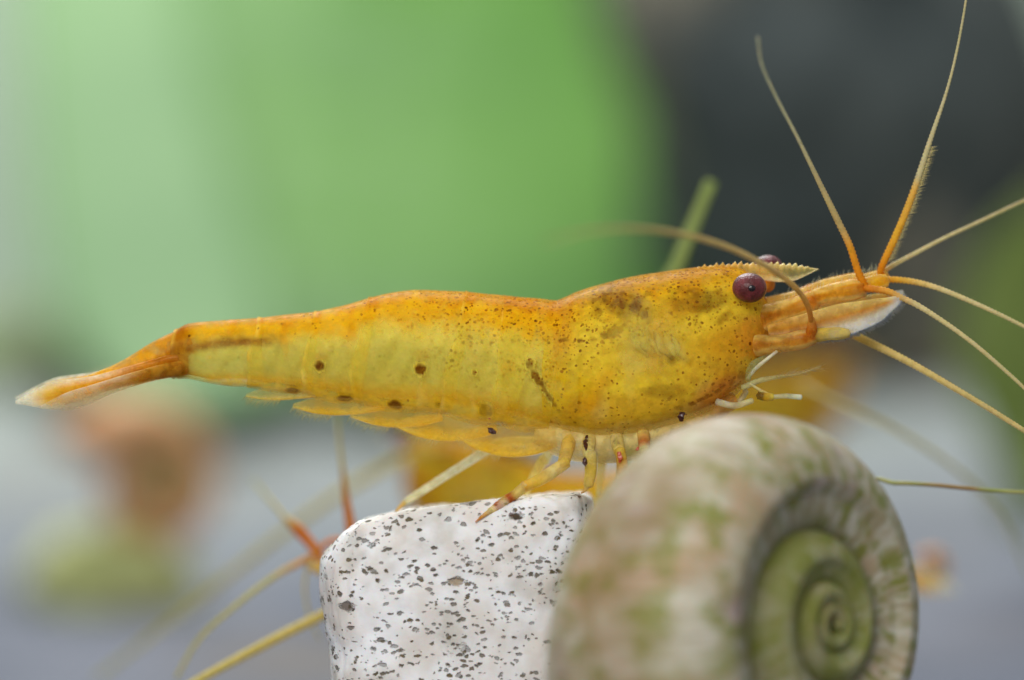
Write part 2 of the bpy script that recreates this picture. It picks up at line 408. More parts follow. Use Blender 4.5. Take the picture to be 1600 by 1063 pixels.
# pigment of the body, by place on the animal (x along, t = height from back 0 to belly 1)
def wob(px, py, s=0.02, seed=0.0):
    return np.array([mnoise.noise(Vector((a * s, b * s, seed))) for a, b in zip(px, py)])
def mixa(c, col, f):
    f = np.clip(f, 0, 1)[:, None]; return c * (1 - f) + lin(col) * f
def blob(px, py, cx, cy, rx, ry, rot=0.0):
    a = math.radians(rot); dx = px - cx; dy = py - cy
    u = dx * math.cos(a) + dy * math.sin(a); v = -dx * math.sin(a) + dy * math.cos(a)
    return np.clip(1.6 - 1.6 * ((u / rx) ** 2 + (v / ry) ** 2), 0, 1)
SPOTS = [  # big dark chromatophore patches (px, py, rx, ry, rot, strength)
    (502, 564, 8, 8, 20, .95), (659, 567, 9, 9, 0, 1), (458, 606, 12, 5, 5, .9), (540, 617, 13, 6, 0, .95), (618, 626, 11, 8, 10, 1),
    (686, 624, 5, 5, 0, .5), (742, 571, 4, 4, 0, .8), (760, 632, 11, 12, 0, .55), (828, 556, 7, 8, 40, .8), (835, 573, 6, 9, -25, .9), (842, 584, 6, 8, -30, .9),
    (850, 596, 4, 10, -28, .8), (858, 609, 4, 8, -25, .75), (865, 621, 4, 4, 0, .8), (872, 630, 3, 3, 0, .6)]
SPOTS_C = [(928, 462, 6, 3, -20, .7), (948, 452, 8, 3, -15, .7), (972, 452, 5, 4, 30, .6), (966, 480, 5, 6, 40, .55), (995, 470, 5, 4, 0, .5), (1010, 452, 7, 3, -10, .5), (936, 478, 4, 4, 0, .6), (1012, 486, 5, 4, 20, .5), (1072, 448, 7, 3, -10, .5), (1100, 470, 6, 4, 20, .5), (1120, 448, 5, 3, 0, .5), (955, 508, 12, 6, -20, .9), (942, 512, 5, 5, 0, .8), (965, 503, 6, 5, 0, .7), (926, 518, 6, 3, 0, .6), (905, 520, 5, 3, 0, .7), (880, 520, 9, 3, 0, .7),
    (1044, 548, 8, 7, 30, .8), (1030, 556, 4, 4, 0, .6), (1058, 626, 7, 4, 0, .6), (1078, 620, 5, 3, -15, .85), (1092, 614, 6, 3, -25, .9), (1104, 608, 6, 3, -25, .9), (1117, 601, 5, 3, -25, .9),
    (1125, 592, 5, 4, -25, .6), (1140, 588, 5, 5, 0, .5), (1155, 578, 6, 7, 0, .45), (1154, 596, 6, 6, 0, .5), (1128, 486, 13, 5, -40, .55), (1085, 462, 40, 12, -8, .35),
    (940, 458, 20, 9, -20, .4), (960, 470, 14, 10, -10, .35), (985, 462, 12, 8, 0, .3)]
def spots(c, px, py, lst, col=(88, 18, 8)):
    j = wob(px, py, 0.16, 4.4) * 2.5
    for (cx, cy, rx, ry, rot, s) in lst:
        rx *= 1.28; ry *= 1.28
        near = (np.abs(px - cx) < 3 * max(rx, ry)) & (np.abs(py - cy) < 3 * max(rx, ry))
        if not near.any(): continue
        f = np.zeros(len(px)); f[near] = blob(px[near] + j[near], py[near] + j[near] * 0.7, cx, cy, rx, ry, rot)
        c = mixa(c, col, f * s)
    return c

# inner flesh of the abdomen
xs = np.arange(266, 905, 4.0)
th = np.linspace(0, 2 * math.pi, 72, endpoint=False)
top = interp(xs, TOP_K, TOP_V) + 5; bot = interp(xs, BOT_K, BOT_V) - 6; hw = interp(xs, HW_K, HW_V) - 5
V, px, py, t = loft(xs, top, bot, hw, th)
w = wob(px, py, 0.018) * 0.10 + wob(px, py, 0.06, 2.0) * 0.05
tt = t + w
c = np.tile(lin((240, 234, 130)), (len(px), 1))
c = mixa(c, (222, 212, 130), blob(px, py, 560, 560, 300, 40) * 0.5)
c = mixa(c, (226, 188, 36), ss(0.76, 0.95, tt))
c = mixa(c, (246, 200, 34), 1 - ss(0.12, 0.30, tt))
c = mixa(c, (214, 204, 128), blob(px, py, 370, 570, 75, 24) * 0.8)
stripe = 0.5 + 0.5 * np.sin((px + 18 * wob(px, py, 0.012, 7.0) + 0.5 * (py - 550)) * 0.155)
c = mixa(c, (226, 212, 140), (stripe ** 4) * ss(0.30, 0.46, tt) * (1 - ss(0.8, 0.9, tt)) * 0.6)
c = mixa(c, (186, 160, 50), ((1 - stripe) ** 5) * ss(0.30, 0.46, tt) * (1 - ss(0.8, 0.9, tt)) * 0.6)
gutz = interp(px, [262, 300, 360, 430, 520, 700, 870], [548, 540, 531, 526, 512, 486, 488])
g = np.clip(1.5 - np.abs(py - gutz) / (7.5 + 2 * w * 30), 0, 1)
c = mixa(c, (150, 84, 10), g * (1 - ss(400, 470, px)) * 0.95 + g * ss(400, 470, px) * 0.1)
c = mixa(c, (186, 104, 8), (1 - ss(285, 315, px)) * 0.8)
mesh_obj('abdomen_flesh', V, grid_faces(len(xs), len(th), True) + [tuple(range(len(th)))[::-1], tuple(range((len(xs)-1)*len(th), len(xs)*len(th)))], M_FLESH, SHR, np.concatenate([c, (0.94 - 0.46 * ss(.28, .5, tt) * (1 - .5 * ss(.85, 1.0, tt)) * (1 - .5 * ss(620, 820, px)))[:, None]], 1))

# six overlapping rings of cuticle, each with side flaps
SEG = [(880, 792, .12), (842, 728, .22), (742, 578, .20), (590, 492, .16), (502, 404, .12), (412, 270, 0.0)]
for k, (x1, x0, sl) in enumerate(SEG):
    n = int((x1 - x0) / 2.2)
    xs = np.linspace(x0, x1, n)
    th = np.linspace(math.radians(-78), math.radians(258), 120)
    top = interp(xs, TOP_K, TOP_V); bot = interp(xs, BOT_K, BOT_V); hw = interp(xs, HW_K, HW_V)
    u = (xs - x0) / (x1 - x0)
    lobe = 0.03 + 0.10 * np.sin(np.pi * np.clip(u * 1.05, 0, 1)) ** 1.0 if k < 5 else 0.0 * u
    rim = np.exp(-((u * (x1 - x0)) / 4.0) ** 2)              # the hind rim stands a little proud
    hump = 1.5 * np.sin(np.pi * np.clip(u, 0, 1))
    V, px, py, t = loft(xs, top - rim * 2.0 - hump * 0.9, bot, hw + rim * 1.6 + hump, th, grow=0.6, slant=sl, lobe=lobe)
    U = np.repeat(u, len(th))
    R = np.exp(-((U * (x1 - x0) - 2) / 3.0) ** 2) * np.clip(0.55 + 1.6 * wob(px, py, 0.05, 3.7 + k), 0, 1)
    shift = (wob(px, py, 0.022, 8.8 + k) * 9 - 5 * np.sin(np.clip(t, 0, 1) * math.pi)) * (1 - ss(0.0, 0.5, U))
    V[:, 0] += shift / 100; px = px + shift
    w = wob(px, py, 0.03, 1.0) * 0.08 + wob(px, py, 0.09, 3.0) * 0.05
    tt = t + w + 0.07 * np.cos(U * 2 * math.pi) * ss(.15, .35, t) * (1 - ss(.5, .7, t))
    c = np.tile(lin((242, 230, 96)), (len(px), 1))
    c = mixa(c, (228, 186, 28), ss(0.72, 0.9, tt))
    c = mixa(c, (246, 196, 22), 1 - ss(0.14, 0.34, tt))
    c = mixa(c, (222, 144, 6), (1 - ss(0.02, 0.11, tt)) * 0.9)
    a = 0.20 + 0.48 * (1 - ss(0.08, 0.36, tt)) + 0.22 * ss(0.74, 0.95, tt)
    if k == 5:
        c = mixa(c, (250, 246, 190), blob(px, py, 375, 596, 70, 11)); a = np.clip(a + .4 * blob(px, py, 375, 596, 70, 11), 0, 1); a = a - 0.1 * ss(0.5, 0.9, tt)  # pale highlight painted into the lower edge of the last ring
        c = mixa(c, (190, 104, 6), (1 - ss(284, 312, px)) * 0.8); a = np.maximum(a, 0.7 * (1 - ss(284, 312, px)))
    c = mixa(c, (250, 216, 96), R * 0.6); a = np.clip(a + R * 0.35, 0, 1)  # overlapping hind rim, with its glint painted into the colour
    fl = np.clip(np.exp(-((tt - 0.93) / 0.05) ** 2), 0, 1)
    c = mixa(c, (255, 222, 60), fl * 0.75); a = np.clip(a + fl * .2, 0, 1)
    st_ = np.clip(wob(px * 2.2, py * .35, 0.03, 12.0 + k) * 3 - .5, 0, 1) * ss(.6, .75, t) * (1 - ss(.95, 1.02, t))
    c = mixa(c, (255, 240, 150), st_ * .4); a = np.clip(a + st_ * .12, 0, 1)
    dk = np.clip(wob(px * 1.6, py * .8, 0.03, 22.0 + k) * 3 - .6, 0, 1) * (1 - ss(.5, .7, t))
    c = mixa(c, (214, 140, 10), dk * .5); a = np.clip(a + dk * .2, 0, 1)
    if k >= 4:                                             # the full gut shows brown through the last two rings
        gz = interp(px, [262, 300, 360, 430, 470], [546, 540, 531, 526, 522])
        g = np.clip(1.4 - np.abs(py - gz + 3 * wob(px, py, .08, 2.0)) / (8.5 - .018 * (px - 270)), 0, 1) * (1 - ss(405, 450, px))
        c = mixa(c, (150, 82, 8), g * .85); a = np.clip(a + g * .2, 0, 1)
        c = mixa(c, (150, 82, 8), blob(px, py, 276, 578, 26, 20) * .7)
    c0 = c.copy(); c = spots(c, px, py, SPOTS)
    a = np.maximum(a, np.clip(np.abs(c - c0).max(1) * 6, 0, 1.5))
    dots = 0.8 * ss(540, 720, px) * (1 - ss(0.55, 0.8, t)) + 0.18 * ss(380, 520, px) * (1 - ss(0.4, 0.6, t)) + 0.02
    mesh_obj('abdomen_segment', V, grid_faces(n, len(th)), M_SHELL, SHR, np.concatenate([c, a[:, None]], 1), {'dots': dots})

# carapace
CK = [846, 856, 870, 885, 900, 940, 990, 1040, 1080, 1110, 1130, 1150, 1165, 1180, 1192, 1200, 1203]
CT = [482, 476, 471, 465, 458, 445.5, 433.5, 425.5, 420, 417, 416, 418, 424, 440, 458, 474, 490]
CB = [655, 662, 668, 673, 677, 682, 679, 667, 654, 641, 629, 615, 600, 577, 558, 548, 535]
CW = [74, 77, 80, 83, 86, 91, 93, 91, 87, 82, 77, 70, 63, 53, 42, 28, 6]
xs = np.concatenate([np.arange(846, 1185, 2.2), np.arange(1185, 1203.2, 1.2)])
th = np.linspace(0, 2 * math.pi, 190, endpoint=False)
V, px, py, t = loft(xs, interp(xs, CK, CT), interp(xs, CK, CB), interp(xs, CK, CW), th, ez=0.95, ey=0.82)
w = wob(px, py, 0.022, 5.0) * 0.10 + wob(px, py, 0.07, 6.0) * 0.05
tt = t + w
c = np.tile(lin((244, 218, 62)), (len(px), 1))
c = mixa(c, (240, 186, 24), 1 - ss(0.05, 0.26, tt))
c = mixa(c, (198, 126, 12), (1 - ss(0.0, 0.12, tt)) * 0.8)
c = mixa(c, (246, 208, 24), blob(px, py, 870, 612, 80, 55) * 0.85)
c = mixa(c, (232, 184, 50), blob(px, py, 1000, 640, 130, 45) * 0.7)
c = mixa(c, (222, 196, 92), blob(px, py, 1010, 530, 45, 34, 30) * (0.5 + 1.5 * wob(px, py, 0.05, 9.0)))
c = mixa(c, (158, 130, 84), blob(px, py, 985, 474, 42, 30, 20) * (0.55 + 1.2 * wob(px, py, 0.06, 8.0)))
c = mixa(c, (118, 84, 20), blob(px, py, 1085, 462, 60, 22, -5) * (0.6 + 1.0 * wob(px, py, 0.05, 2.0)))
c = mixa(c, (140, 96, 24), blob(px, py, 955, 462, 50, 26, -20) * (0.35 + 1.0 * wob(px, py, 0.08, 3.0)))
c = mixa(c, (160, 126, 36), blob(px, py, 1035, 598, 40, 14) * 0.7)
c = mixa(c, (222, 156, 40), ss(1020, 1150, px + 60 * wob(px, py, .014, 31.0)) * ss(.2, .5, t) * .75)
c = mixa(c, (224, 152, 22), np.clip(wob(px, py, .02, 33.0) * 2.2, 0, 1) * .6)
c = mixa(c, (250, 232, 130), np.clip(wob(px, py, .026, 37.0) * 2.4 - .5, 0, 1) * ss(.3, .5, t) * .6)
c = mixa(c, (222, 140, 58), blob(px, py, 1125, 615, 60, 40, -25) * 0.8)
c = mixa(c, (226, 150, 44), blob(px, py, 1170, 520, 30, 40) * 0.8)
c = mixa(c, (232, 196, 60), blob(px, py, 1165, 565, 22, 18) * 0.8)
c = mixa(c, (240, 220, 140), ss(0.84, 0.98, tt) * 0.7)
c = spots(c, px, py, SPOTS + SPOTS_C)
dots = 0.35 * blob(px, py, 940, 480, 110, 60) + 0.70 * (1 - ss(0.25, 0.5, t)) * (1 - 0.4 * ss(1080, 1180, px)) + 0.36
dots = dots * (1 - 0.7 * blob(px, py, 1010, 540, 45, 40))
a = 0.80 - 0.20 * blob(px, py, 860, 600, 60, 60) - 0.42 * blob(px, py, 1010, 520, 80, 70) - 0.45 * ss(.80, 1, t)
n = len(th)
F = grid_faces(len(xs), n, True) + [tuple(range((len(xs)-1)*n, len(xs)*n))]
mesh_obj('carapace', V, F, M_SHELL, SHR, np.concatenate([c, a[:, None]], 1), {'dots': dots})

# inside the carapace: thorax flesh, stomach, liver and gill leaves showing through
xs = np.arange(870, 1186, 5.0); th = np.linspace(0, 2 * math.pi, 64, endpoint=False)
V, px, py, t = loft(xs, interp(xs, CK, CT) + 12, interp(xs, CK, CB) - 10, interp(xs, CK, CW) * .80, th, ez=0.95, ey=0.82)
c = np.tile(lin((238, 214, 80)), (len(px), 1))
c = mixa(c, (226, 206, 110), blob(px, py, 1010, 530, 60, 50)); c = mixa(c, (236, 200, 40), blob(px, py, 880, 600, 80, 70)); c = mixa(c, (222, 150, 60), blob(px, py, 1120, 600, 70, 60))
mesh_obj('thorax_flesh', V, grid_faces(len(xs), len(th), True) + [tuple(range(len(th)))[::-1], tuple(range((len(xs)-1)*len(th), len(xs)*len(th)))], M_FLESH, SHR, np.concatenate([c, np.full((len(px), 1), .95)], 1))
def organ(name, path, radii, stops, flat=None):
    V, F, T = tube([P(*p) for p in path], radii, 16, .03, flat=flat)
    q = np.array([[mnoise.noise(Vector(v) * 6 + Vector((i, 0, 0))) for i in (0, 9, 17)] for v in V]) * .05
    return mesh_obj(name, V + q, F, M_FLESH, SHR, ramp(T, stops))
for sgn in (-1, 1):
    organ('liver', [(940, 464, sgn * .34), (985, 478, sgn * .50), (1015, 502, sgn * .60)], [.07, .15, .08], [(0, (140, 96, 30, 1)), (.5, (150, 124, 84, 1)), (1, (180, 150, 80, 1))], .5)
    organ('stomach', [(1046, 456, sgn * .34), (1088, 464, sgn * .45), (1130, 472, sgn * .44)], [.10, .16, .09], [(0, (120, 88, 24, 1)), (1, (104, 70, 18, 1))], .5)
    for q in range(6):
        x0 = 985 + q * 13
        organ('gill', [(x0, 512 + q * 2, sgn * .70), (x0 + 10, 536 + q * 2, sgn * .745), (x0 + 26, 560 + q, sgn * .74)], [.03, .065, .025], [(0, (226, 206, 120, 1)), (.5, (236, 222, 150, 1)), (1, (206, 180, 90, 1))], .4)
# rostrum: thin toothed blade
def outline_plate(pts_top, pts_bot, y0, th_, nz=5):
    """closed thin keel between two outlines of equal length, thickest in the middle"""
    n = len(pts_top); V = []; T = []; S = []
    m = 2 * nz
    for i in range(n):
        (xt, yt), (xb, yb) = pts_top[i], pts_bot[i]
        for j in range(m):
            a = 2 * math.pi * j / m
            s = 0.5 - 0.5 * math.cos(a)
            X = xt + (xb - xt) * s; Y = yt + (yb - yt) * s
            y = y0 + th_ * math.sin(a)
            V.append(((X - 800) / 100, y, (531.5 - Y) / 100 + ROLL * y)); T.append(i / (n - 1)); S.append(s)
    F = grid_faces(n, m, True) + [tuple(range(m))[::-1], tuple(range((n-1)*m, n*m))]
    return np.array(V), F, np.array(T), np.array(S)
tx = np.arange(1085, 1279, 1.6)
base_t = np.interp(tx, [1085, 1110, 1150, 1190, 1220, 1250, 1278], [421, 417, 414.5, 414, 414.5, 417, 420])
ph = (tx - 1085) / 9.5 % 1.0
teeth = np.clip(np.where(ph < 0.75, ph / 0.75, (1 - ph) / 0.25), 0, 1) * np.interp(tx, [1085, 1100, 1240, 1262, 1270], [1.5, 5.5, 5.0, 3.0, 0])
teeth = teeth * np.array([.55 + .75 * abs(math.sin(7.3 * int((x_ - 1085) / 9.5) + 1.1)) for x_ in tx])
base_b = np.interp(tx, [1085, 1130, 1165, 1190, 1215, 1235, 1245, 1260, 1278], [432, 428, 432, 438, 441, 440, 437, 430, 421])
V, F, T, S = outline_plate(list(zip(tx, base_t - teeth)), list(zip(tx + 1, base_b)), 0.0, 0.05)
c = ramp(S, [(0, (250, 238, 186, .9)), (0.18, (238, 216, 120, .42)), (0.5, (220, 206, 120, .16)), (0.75, (214, 216, 160, .14)), (1, (252, 244, 210, .95))])
g = np.interp(T, [0, .35, .6, 1], [1, .9, .25, .05])[:, None]
c[:, :3] = c[:, :3] * (1 - g * .7) + lin((226, 160, 24)) * g * .7
c[:, 3] = np.clip(c[:, 3] + g[:, 0] * 0.3, 0, 1)
mesh_obj('rostrum', V, F, M_LIMB, SHR, c)

# eyes
def ball(c, r, n=24, m=32, dirv=None):
    V = [];
    for i in range(n + 1):
        a = math.pi * i / n
        for j in range(m):
            b = 2 * math.pi * j / m
            V.append((c[0] + r[0] * math.sin(a) * math.cos(b), c[1] + r[1] * math.sin(a) * math.sin(b), c[2] + r[2] * math.cos(a)))
    return V, grid_faces(n + 1, m, True)
def eye(cpx, cpy, y, r, sgn, stalk):
    ctr = P(cpx, cpy, y)
    V, F = ball(ctr, (r, r * 0.94, r * 0.87)); e = mesh_obj('eye', V, F, M_EYE, SHR)
    e['_base'] = list(SHR['_base'])
    V, F, T = tube([P(*stalk), ctr.lerp(P(*stalk), .35), ctr], [r * .62, r * .66, r * .8], 16, 0.02)
    mesh_obj('eyestalk', V, F, M_LIMB, e, ramp(T, [(0, (222, 140, 30, .9)), (.6, (226, 150, 60, .8)), (1, (230, 200, 170, .6))]))
    pc = ctr + Vector((0.02, sgn * r * 0.90, -0.01))
    V, F = ball(pc, (r * .22, r * .08, r * .2), 10, 16); mesh_obj('pupil', V, F, M_PUPIL, e)
    return e
eye(1171, 450, -0.80, 0.265, -1, (1182, 452, -0.28))
eye(1200, 419, 0.52, 0.235, 1, (1196, 446, 0.2))

# antennule peduncles (three joints each) with their whips
def limb(name, pts, radii, stops, parent, sides=14, step=0.05, flat=None, mat=None, stripes=0.0):
    V, F, T = tube(pts, radii, sides, step, flat=flat)
    C = ramp(T, stops)
    if stripes:                                            # pale and dark lines running along the joint
        ang = (np.arange(len(V)) % sides) / sides
        wv = np.array([mnoise.noise(Vector((a * 7.0, t_ * 1.6, 3.0 + len(pts)))) for a, t_ in zip(np.minimum(ang, 1 - ang), T)])
        C[:, :3] = mixa(mixa(C[:, :3], (255, 226, 130), np.clip(wv * 3.2, 0, 1) * stripes), (176, 88, 8), np.clip(-wv * 3.0, 0, 1) * stripes * .8)
        C[:, 3] = np.clip(C[:, 3] - np.clip(wv * 2, 0, 1) * .25, 0, 1)
    o = mesh_obj(name, V, F, mat or M_LIMB, parent, C); o['_base'] = list(SHR['_base'])
    return o
OR = (222, 130, 14, .95); YE = (230, 176, 22, .9); PY_ = (226, 206, 120, .7); CR = (230, 216, 164, .9)
def flag(parent, path, radii, stops, ann=0.15, period=0.06, name='flagellum', mat=None):
    pts = [P(*p) for p in path]
    V, F, T = tube(pts, [r * (.70 - .12 * i_ / len(radii)) for i_, r in enumerate(radii)], 10, period / 2, ann=ann)
    o = mesh_obj(name, V, F, mat or M_FLAG, parent, ramp(T, stops)); o['_base'] = list(SHR['_base'])
    return o
def setae(parent, roots, dirs, lens, r=0.006, mat=None, col=(240, 226, 170, .7), name='setae'):
    V = []; F = []
    for p, d, l in zip(roots, dirs, lens):
        p = Vector(p); d = Vector(d).normalized()
        u = d.orthogonal().normalized(); v = d.cross(u); k = len(V)
        for a in range(3):
            V.append(tuple(p + (u * math.cos(a * 2.094) + v * math.sin(a * 2.094)) * r))
        V.append(tuple(p + d * l))
        F += [(k, k + 1, k + 3), (k + 1, k + 2, k + 3), (k + 2, k, k + 3)]
    o = mesh_obj(name, V, F, mat or M_FLAG, parent, ramp(np.zeros(len(V)), [(0, col), (1, col)])); o['kind'] = 'stuff'
    return o
for s, y0, dy in ((-1, -0.24, 0), (1, 0.34, -10)):
    y1 = y0 * 0.8
    A = limb('antennule', [P(1188, 500 + dy, y0), P(1230, 486 + dy, y0), P(1272, 470 + dy, y0)], [.24, .20, .165, .18],
             [(0, (214, 132, 20, .95)), (.5, (224, 160, 30, .9)), (1, (216, 130, 16, .95))], SHR, sides=40, stripes=.8)
    A['_base'] = list(SHR['_base'])
    limb('antennule_joint', [P(1262, 470 + dy, y0), P(1300, 459 + dy, y1), P(1350, 449 + dy * .8, y1)], [.14, .15, .155, .16, .172, .15],
         [(0, (214, 116, 10, .95)), (.3, (226, 168, 20, .95)), (.8, (220, 150, 16, .95)), (1, (208, 116, 8, .95))], A, sides=40, stripes=.7)
    limb('antennule_joint', [P(1343, 449 + dy * .8, y1), P(1365, 443 + dy * .6, y1), P(1386, 438 + dy * .5, y1)], [.11, .125, .135, .10],
         [(0, (220, 150, 14, .95)), (.5, (234, 184, 30, .95)), (1, (226, 160, 20, .95))], A, sides=40, stripes=.5)
    if s == -1:
        flag(A, [(1352, 447, y1 - .08), (1341, 425, -.3), (1328, 385, -.35), (1309, 345, -.5), (1280, 285, -.9), (1246, 215, -1.5), (1212, 150, -2.2), (1190, 100, -2.8), (1184, 58, -3.4)],
             [.085, .08, .072, .055, .042, .036, .033, .03, .03], [(0, (226, 136, 14, 1)), (.12, (230, 164, 50, 1)), (.2, (212, 190, 130, .95)), (.6, (200, 200, 170, .8)), (1, (190, 196, 172, .7))])
        flag(A, [(1350, 450, y1 - .1), (1385, 455, -.45), (1405, 464, -.5), (1440, 481, -.5), (1500, 521, -.45), (1552, 563, -.4), (1612, 618, -.3), (1680, 690, 0)],
             [.08, .075, .06, .055, .05, .045, .042, .03], [(0, (222, 130, 30, 1)), (.1, (228, 170, 70, 1)), (.22, CR), (1, (206, 196, 150, .95))])
    else:
        B = [(1372, 436, y1), (1380, 412, .1), (1397, 375, .05), (1414, 335, 0), (1430, 292, -.05), (1455, 215, -.2), (1480, 140, -.3), (1497, 70, -.4), (1512, -20, -.6), (1520, -120, -.8)]
        fb = flag(A, B, [.075, .085, .08, .07, .05, .035, .032, .03, .028, .02], [(0, (222, 130, 14, 1)), (.14, (236, 184, 60, 1)), (.27, (230, 184, 90, .95)), (.31, (214, 204, 160, .9)), (1, (190, 188, 150, .95))])
        cc = catmull([P(*p) for p in B], 300); rt = []; dr = []; ln = []
        for i in range(18, 118):
            tg = (cc[i + 1] - cc[i]).normalized(); nn = Vector((tg.z, 0, -tg.x))
            for q in range(2):
                rt.append(cc[i] + nn * .05); dr.append(nn + tg * (.6 + rnd.uniform(-.3, .3)) + Vector((0, rnd.uniform(-.6, .6), 0))); ln.append(rnd.uniform(.08, .15))
        setae(fb, rt, dr, ln)
        flag(A, [(1372, 436, y1), (1390, 418, .35), (1430, 396, .5), (1480, 370, .7), (1540, 342, .9), (1606, 311, 1.2), (1690, 275, 1.6)],
             [.06, .05, .042, .04, .038, .035, .03], [(0, (226, 170, 60, 1)), (.1, CR), (1, (196, 186, 140, .95))])
        flag(A, [(1376, 438, y1 - .1), (1395, 437, .1), (1430, 441, .05), (1470, 452, .0), (1530, 477, 0), (1605, 513, 0), (1690, 560, 0)],
             [.075, .07, .06, .055, .048, .042, .03], [(0, (226, 150, 20, 1)), (.1, (230, 184, 70, 1)), (.3, CR), (1, (206, 196, 150, .95))])
    # bristles along the upper edge
    rt = []; dr = []; ln = []
    for i in range(46):
        x = 1205 + 165 * i / 45
        yy = np.interp(x, [1205, 1265, 1350, 1375], [478, 454, 434, 428]) + dy
        rt.append(P(x, yy + 2, y0 + rnd.uniform(-.05, .05))); dr.append((rnd.uniform(-.3, .7), rnd.uniform(-.3, .3), 1)); ln.append(rnd.uniform(.06, .16))
    setae(A, rt, dr, ln, col=(232, 226, 190, .6))

# second antennae: base joints, antennal scale, long whip
for s, y0 in ((-1, -0.52), (1, 0.52)):
    dz = 0 if s == -1 else -8
    A = limb('antenna', [P(1180, 540 + dz, y0 * .9), P(1225, 536 + dz, y0), P(1272, 525 + dz, y0)], [.18, .155, .14, .145, .16, .13],
             [(0, (224, 160, 60, .85)), (.4, (226, 166, 50, .75)), (.85, (220, 136, 34, .85)), (1, (206, 104, 20, .95))], SHR, sides=40, stripes=.7)
    pts = [P(1200, 516 + dz, y0 * .85), P(1260, 506 + dz, y0), P(1330, 489 + dz, y0), P(1385, 472 + dz, y0), P(1411, 463 + dz, y0)]
    V, F, T, S = blade(pts, (0.05, 0.25 * s, 1), [.08, .16, .19, .12, .015], [.05, .045, .02], n=70, m=40, hw2=[.10, .24, .35, .29, .04])
    st = ramp(S, [(-1, (244, 246, 250, .95)), (-.5, (240, 240, 240, .9)), (-.3, (222, 196, 150, .85)), (-.05, (226, 150, 50, .9)), (.2, (226, 186, 96, .85)), (.55, (234, 206, 130, .85)), (1, (238, 212, 130, .9))])
    gg = (1 - ss(.05, .45, T))[:, None] * .75
    st[:, :3] = st[:, :3] * (1 - gg) + lin((222, 158, 40)) * gg
    tip = ss(.86, .98, T)[:, None]; st[:, :3] = st[:, :3] * (1 - tip) + lin((226, 230, 236)) * tip
    sc = mesh_obj('antennal_scale', V, F, M_LIMB, A, st)
    rt = []; dr = []; ln = []; cc = catmull(pts, 200)
    hwv = interp(np.linspace(0, 1, 200), np.linspace(0, 1, 5), [.10, .24, .35, .29, .04])
    for i in range(60, 199):
        for q in range(4):
            tg = (cc[i] - cc[i-1]).normalized()
            sd = Vector((0.05, 0.25 * s, 1)); sd = (sd - tg * sd.dot(tg)).normalized()
            rt.append(cc[i] - sd * hwv[i] * .93 + Vector((0, rnd.uniform(-.02, .02), 0))); dr.append(-sd + tg * rnd.uniform(.3, 1.1)); ln.append(rnd.uniform(.06, .13))
    setae(A, rt, dr, ln, r=.008, col=(226, 232, 238, .85))
    limb('antenna_joint', [P(1262, 526 + dz, y0), P(1295, 522 + dz, y0), P(1326, 521 + dz, y0 + .05)], [.11, .115, .10, .105, .07],
         [(0, (226, 180, 60, .8)), (.5, (232, 206, 90, .8)), (1, (226, 204, 120, .8))], A)
    if s == 1:
        flag(A, [(1312, 513, y0), (1350, 531, y0 - .3), (1420, 566, 0), (1500, 612, -.2), (1560, 648, -.3), (1625, 690, -.5), (1720, 760, -1)],
             [.095, .09, .08, .072, .064, .055, .05], [(0, (226, 196, 90, 1)), (.2, (222, 200, 130, 1)), (1, (206, 190, 140, 1))], ann=.12)
    else:
        limb('antenna_joint', [P(1262, 532, y0 - .02), P(1268, 516, y0 - .12), P(1268, 498, y0 - .24)], [.09, .085, .05],
             [(0, (206, 104, 16, 1)), (.6, (212, 112, 20, 1)), (1, (216, 150, 70, 1))], A)
        flag(A, [(1268, 503, y0 - .22), (1262, 478, y0 - .5), (1245, 452, -1.4), (1215, 427, -2.0), (1175, 404, -2.6), (1130, 384, -3.2), (1070, 367, -4.2), (1000, 358, -5.6), (925, 361, -7.2), (850, 378, -9)],
             [.055, .06, .062, .062, .06, .056, .05, .044, .036, .028], [(0, (216, 140, 50, 1)), (.08, (222, 180, 100, 1)), (.2, (216, 190, 130, 1)), (.6, (190, 178, 120, .8)), (1, (180, 180, 130, .4))])

# tail fan
def tail(name, path, side, hw, th, stops, edge, parent=SHR, hw2=None, flip=0):
    pts = [P(*p) for p in path]
    V, F, T, S = blade(pts, side, hw, th, n=60, m=36, hw2=hw2)
    c = ramp(T, stops)
    e = ss(.45, .95, np.abs(S)) * ss(.25, .6, T) * edge
    e = np.maximum(e, ss(.80, .98, T) * min(1, edge * 1.6))
    c[:, :3] = c[:, :3] * (1 - e[:, None]) + lin((246, 246, 240)) * e[:, None]
    c[:, 3] = c[:, 3] * (1 - .35 * e)
    rib = np.exp(-(S / .12) ** 2) * ss(.05, .2, T) * (1 - ss(.8, .95, T)) * .5
    c[:, :3] = c[:, :3] * (1 - rib[:, None]) + lin((206, 116, 10)) * rib[:, None]
    return mesh_obj(name, V, F, M_LIMB, parent, c)
ST = [(0, (206, 122, 10, .95)), (.3, (234, 168, 12, .95)), (.6, (240, 182, 20, .95)), (.85, (236, 196, 60, .85)), (1, (234, 230, 210, .8))]
SB = [(0, (176, 96, 10, .97)), (.3, (214, 136, 8, .95)), (.6, (236, 172, 16, .92)), (.82, (240, 200, 70, .75)), (1, (234, 232, 216, .75))]
SP = [(0, (196, 120, 10, .9)), (.35, (216, 168, 50, .6)), (.6, (232, 222, 180, .4)), (1, (244, 246, 240, .45))]
tail('telson', [(300, 530, 0), (250, 550, 0), (190, 580, 0), (120, 602, 0), (62, 614, 0)], (0.2, .75, .66), [.26, .24, .17, .11, .02], [.20, .12, .04], ST, .3)
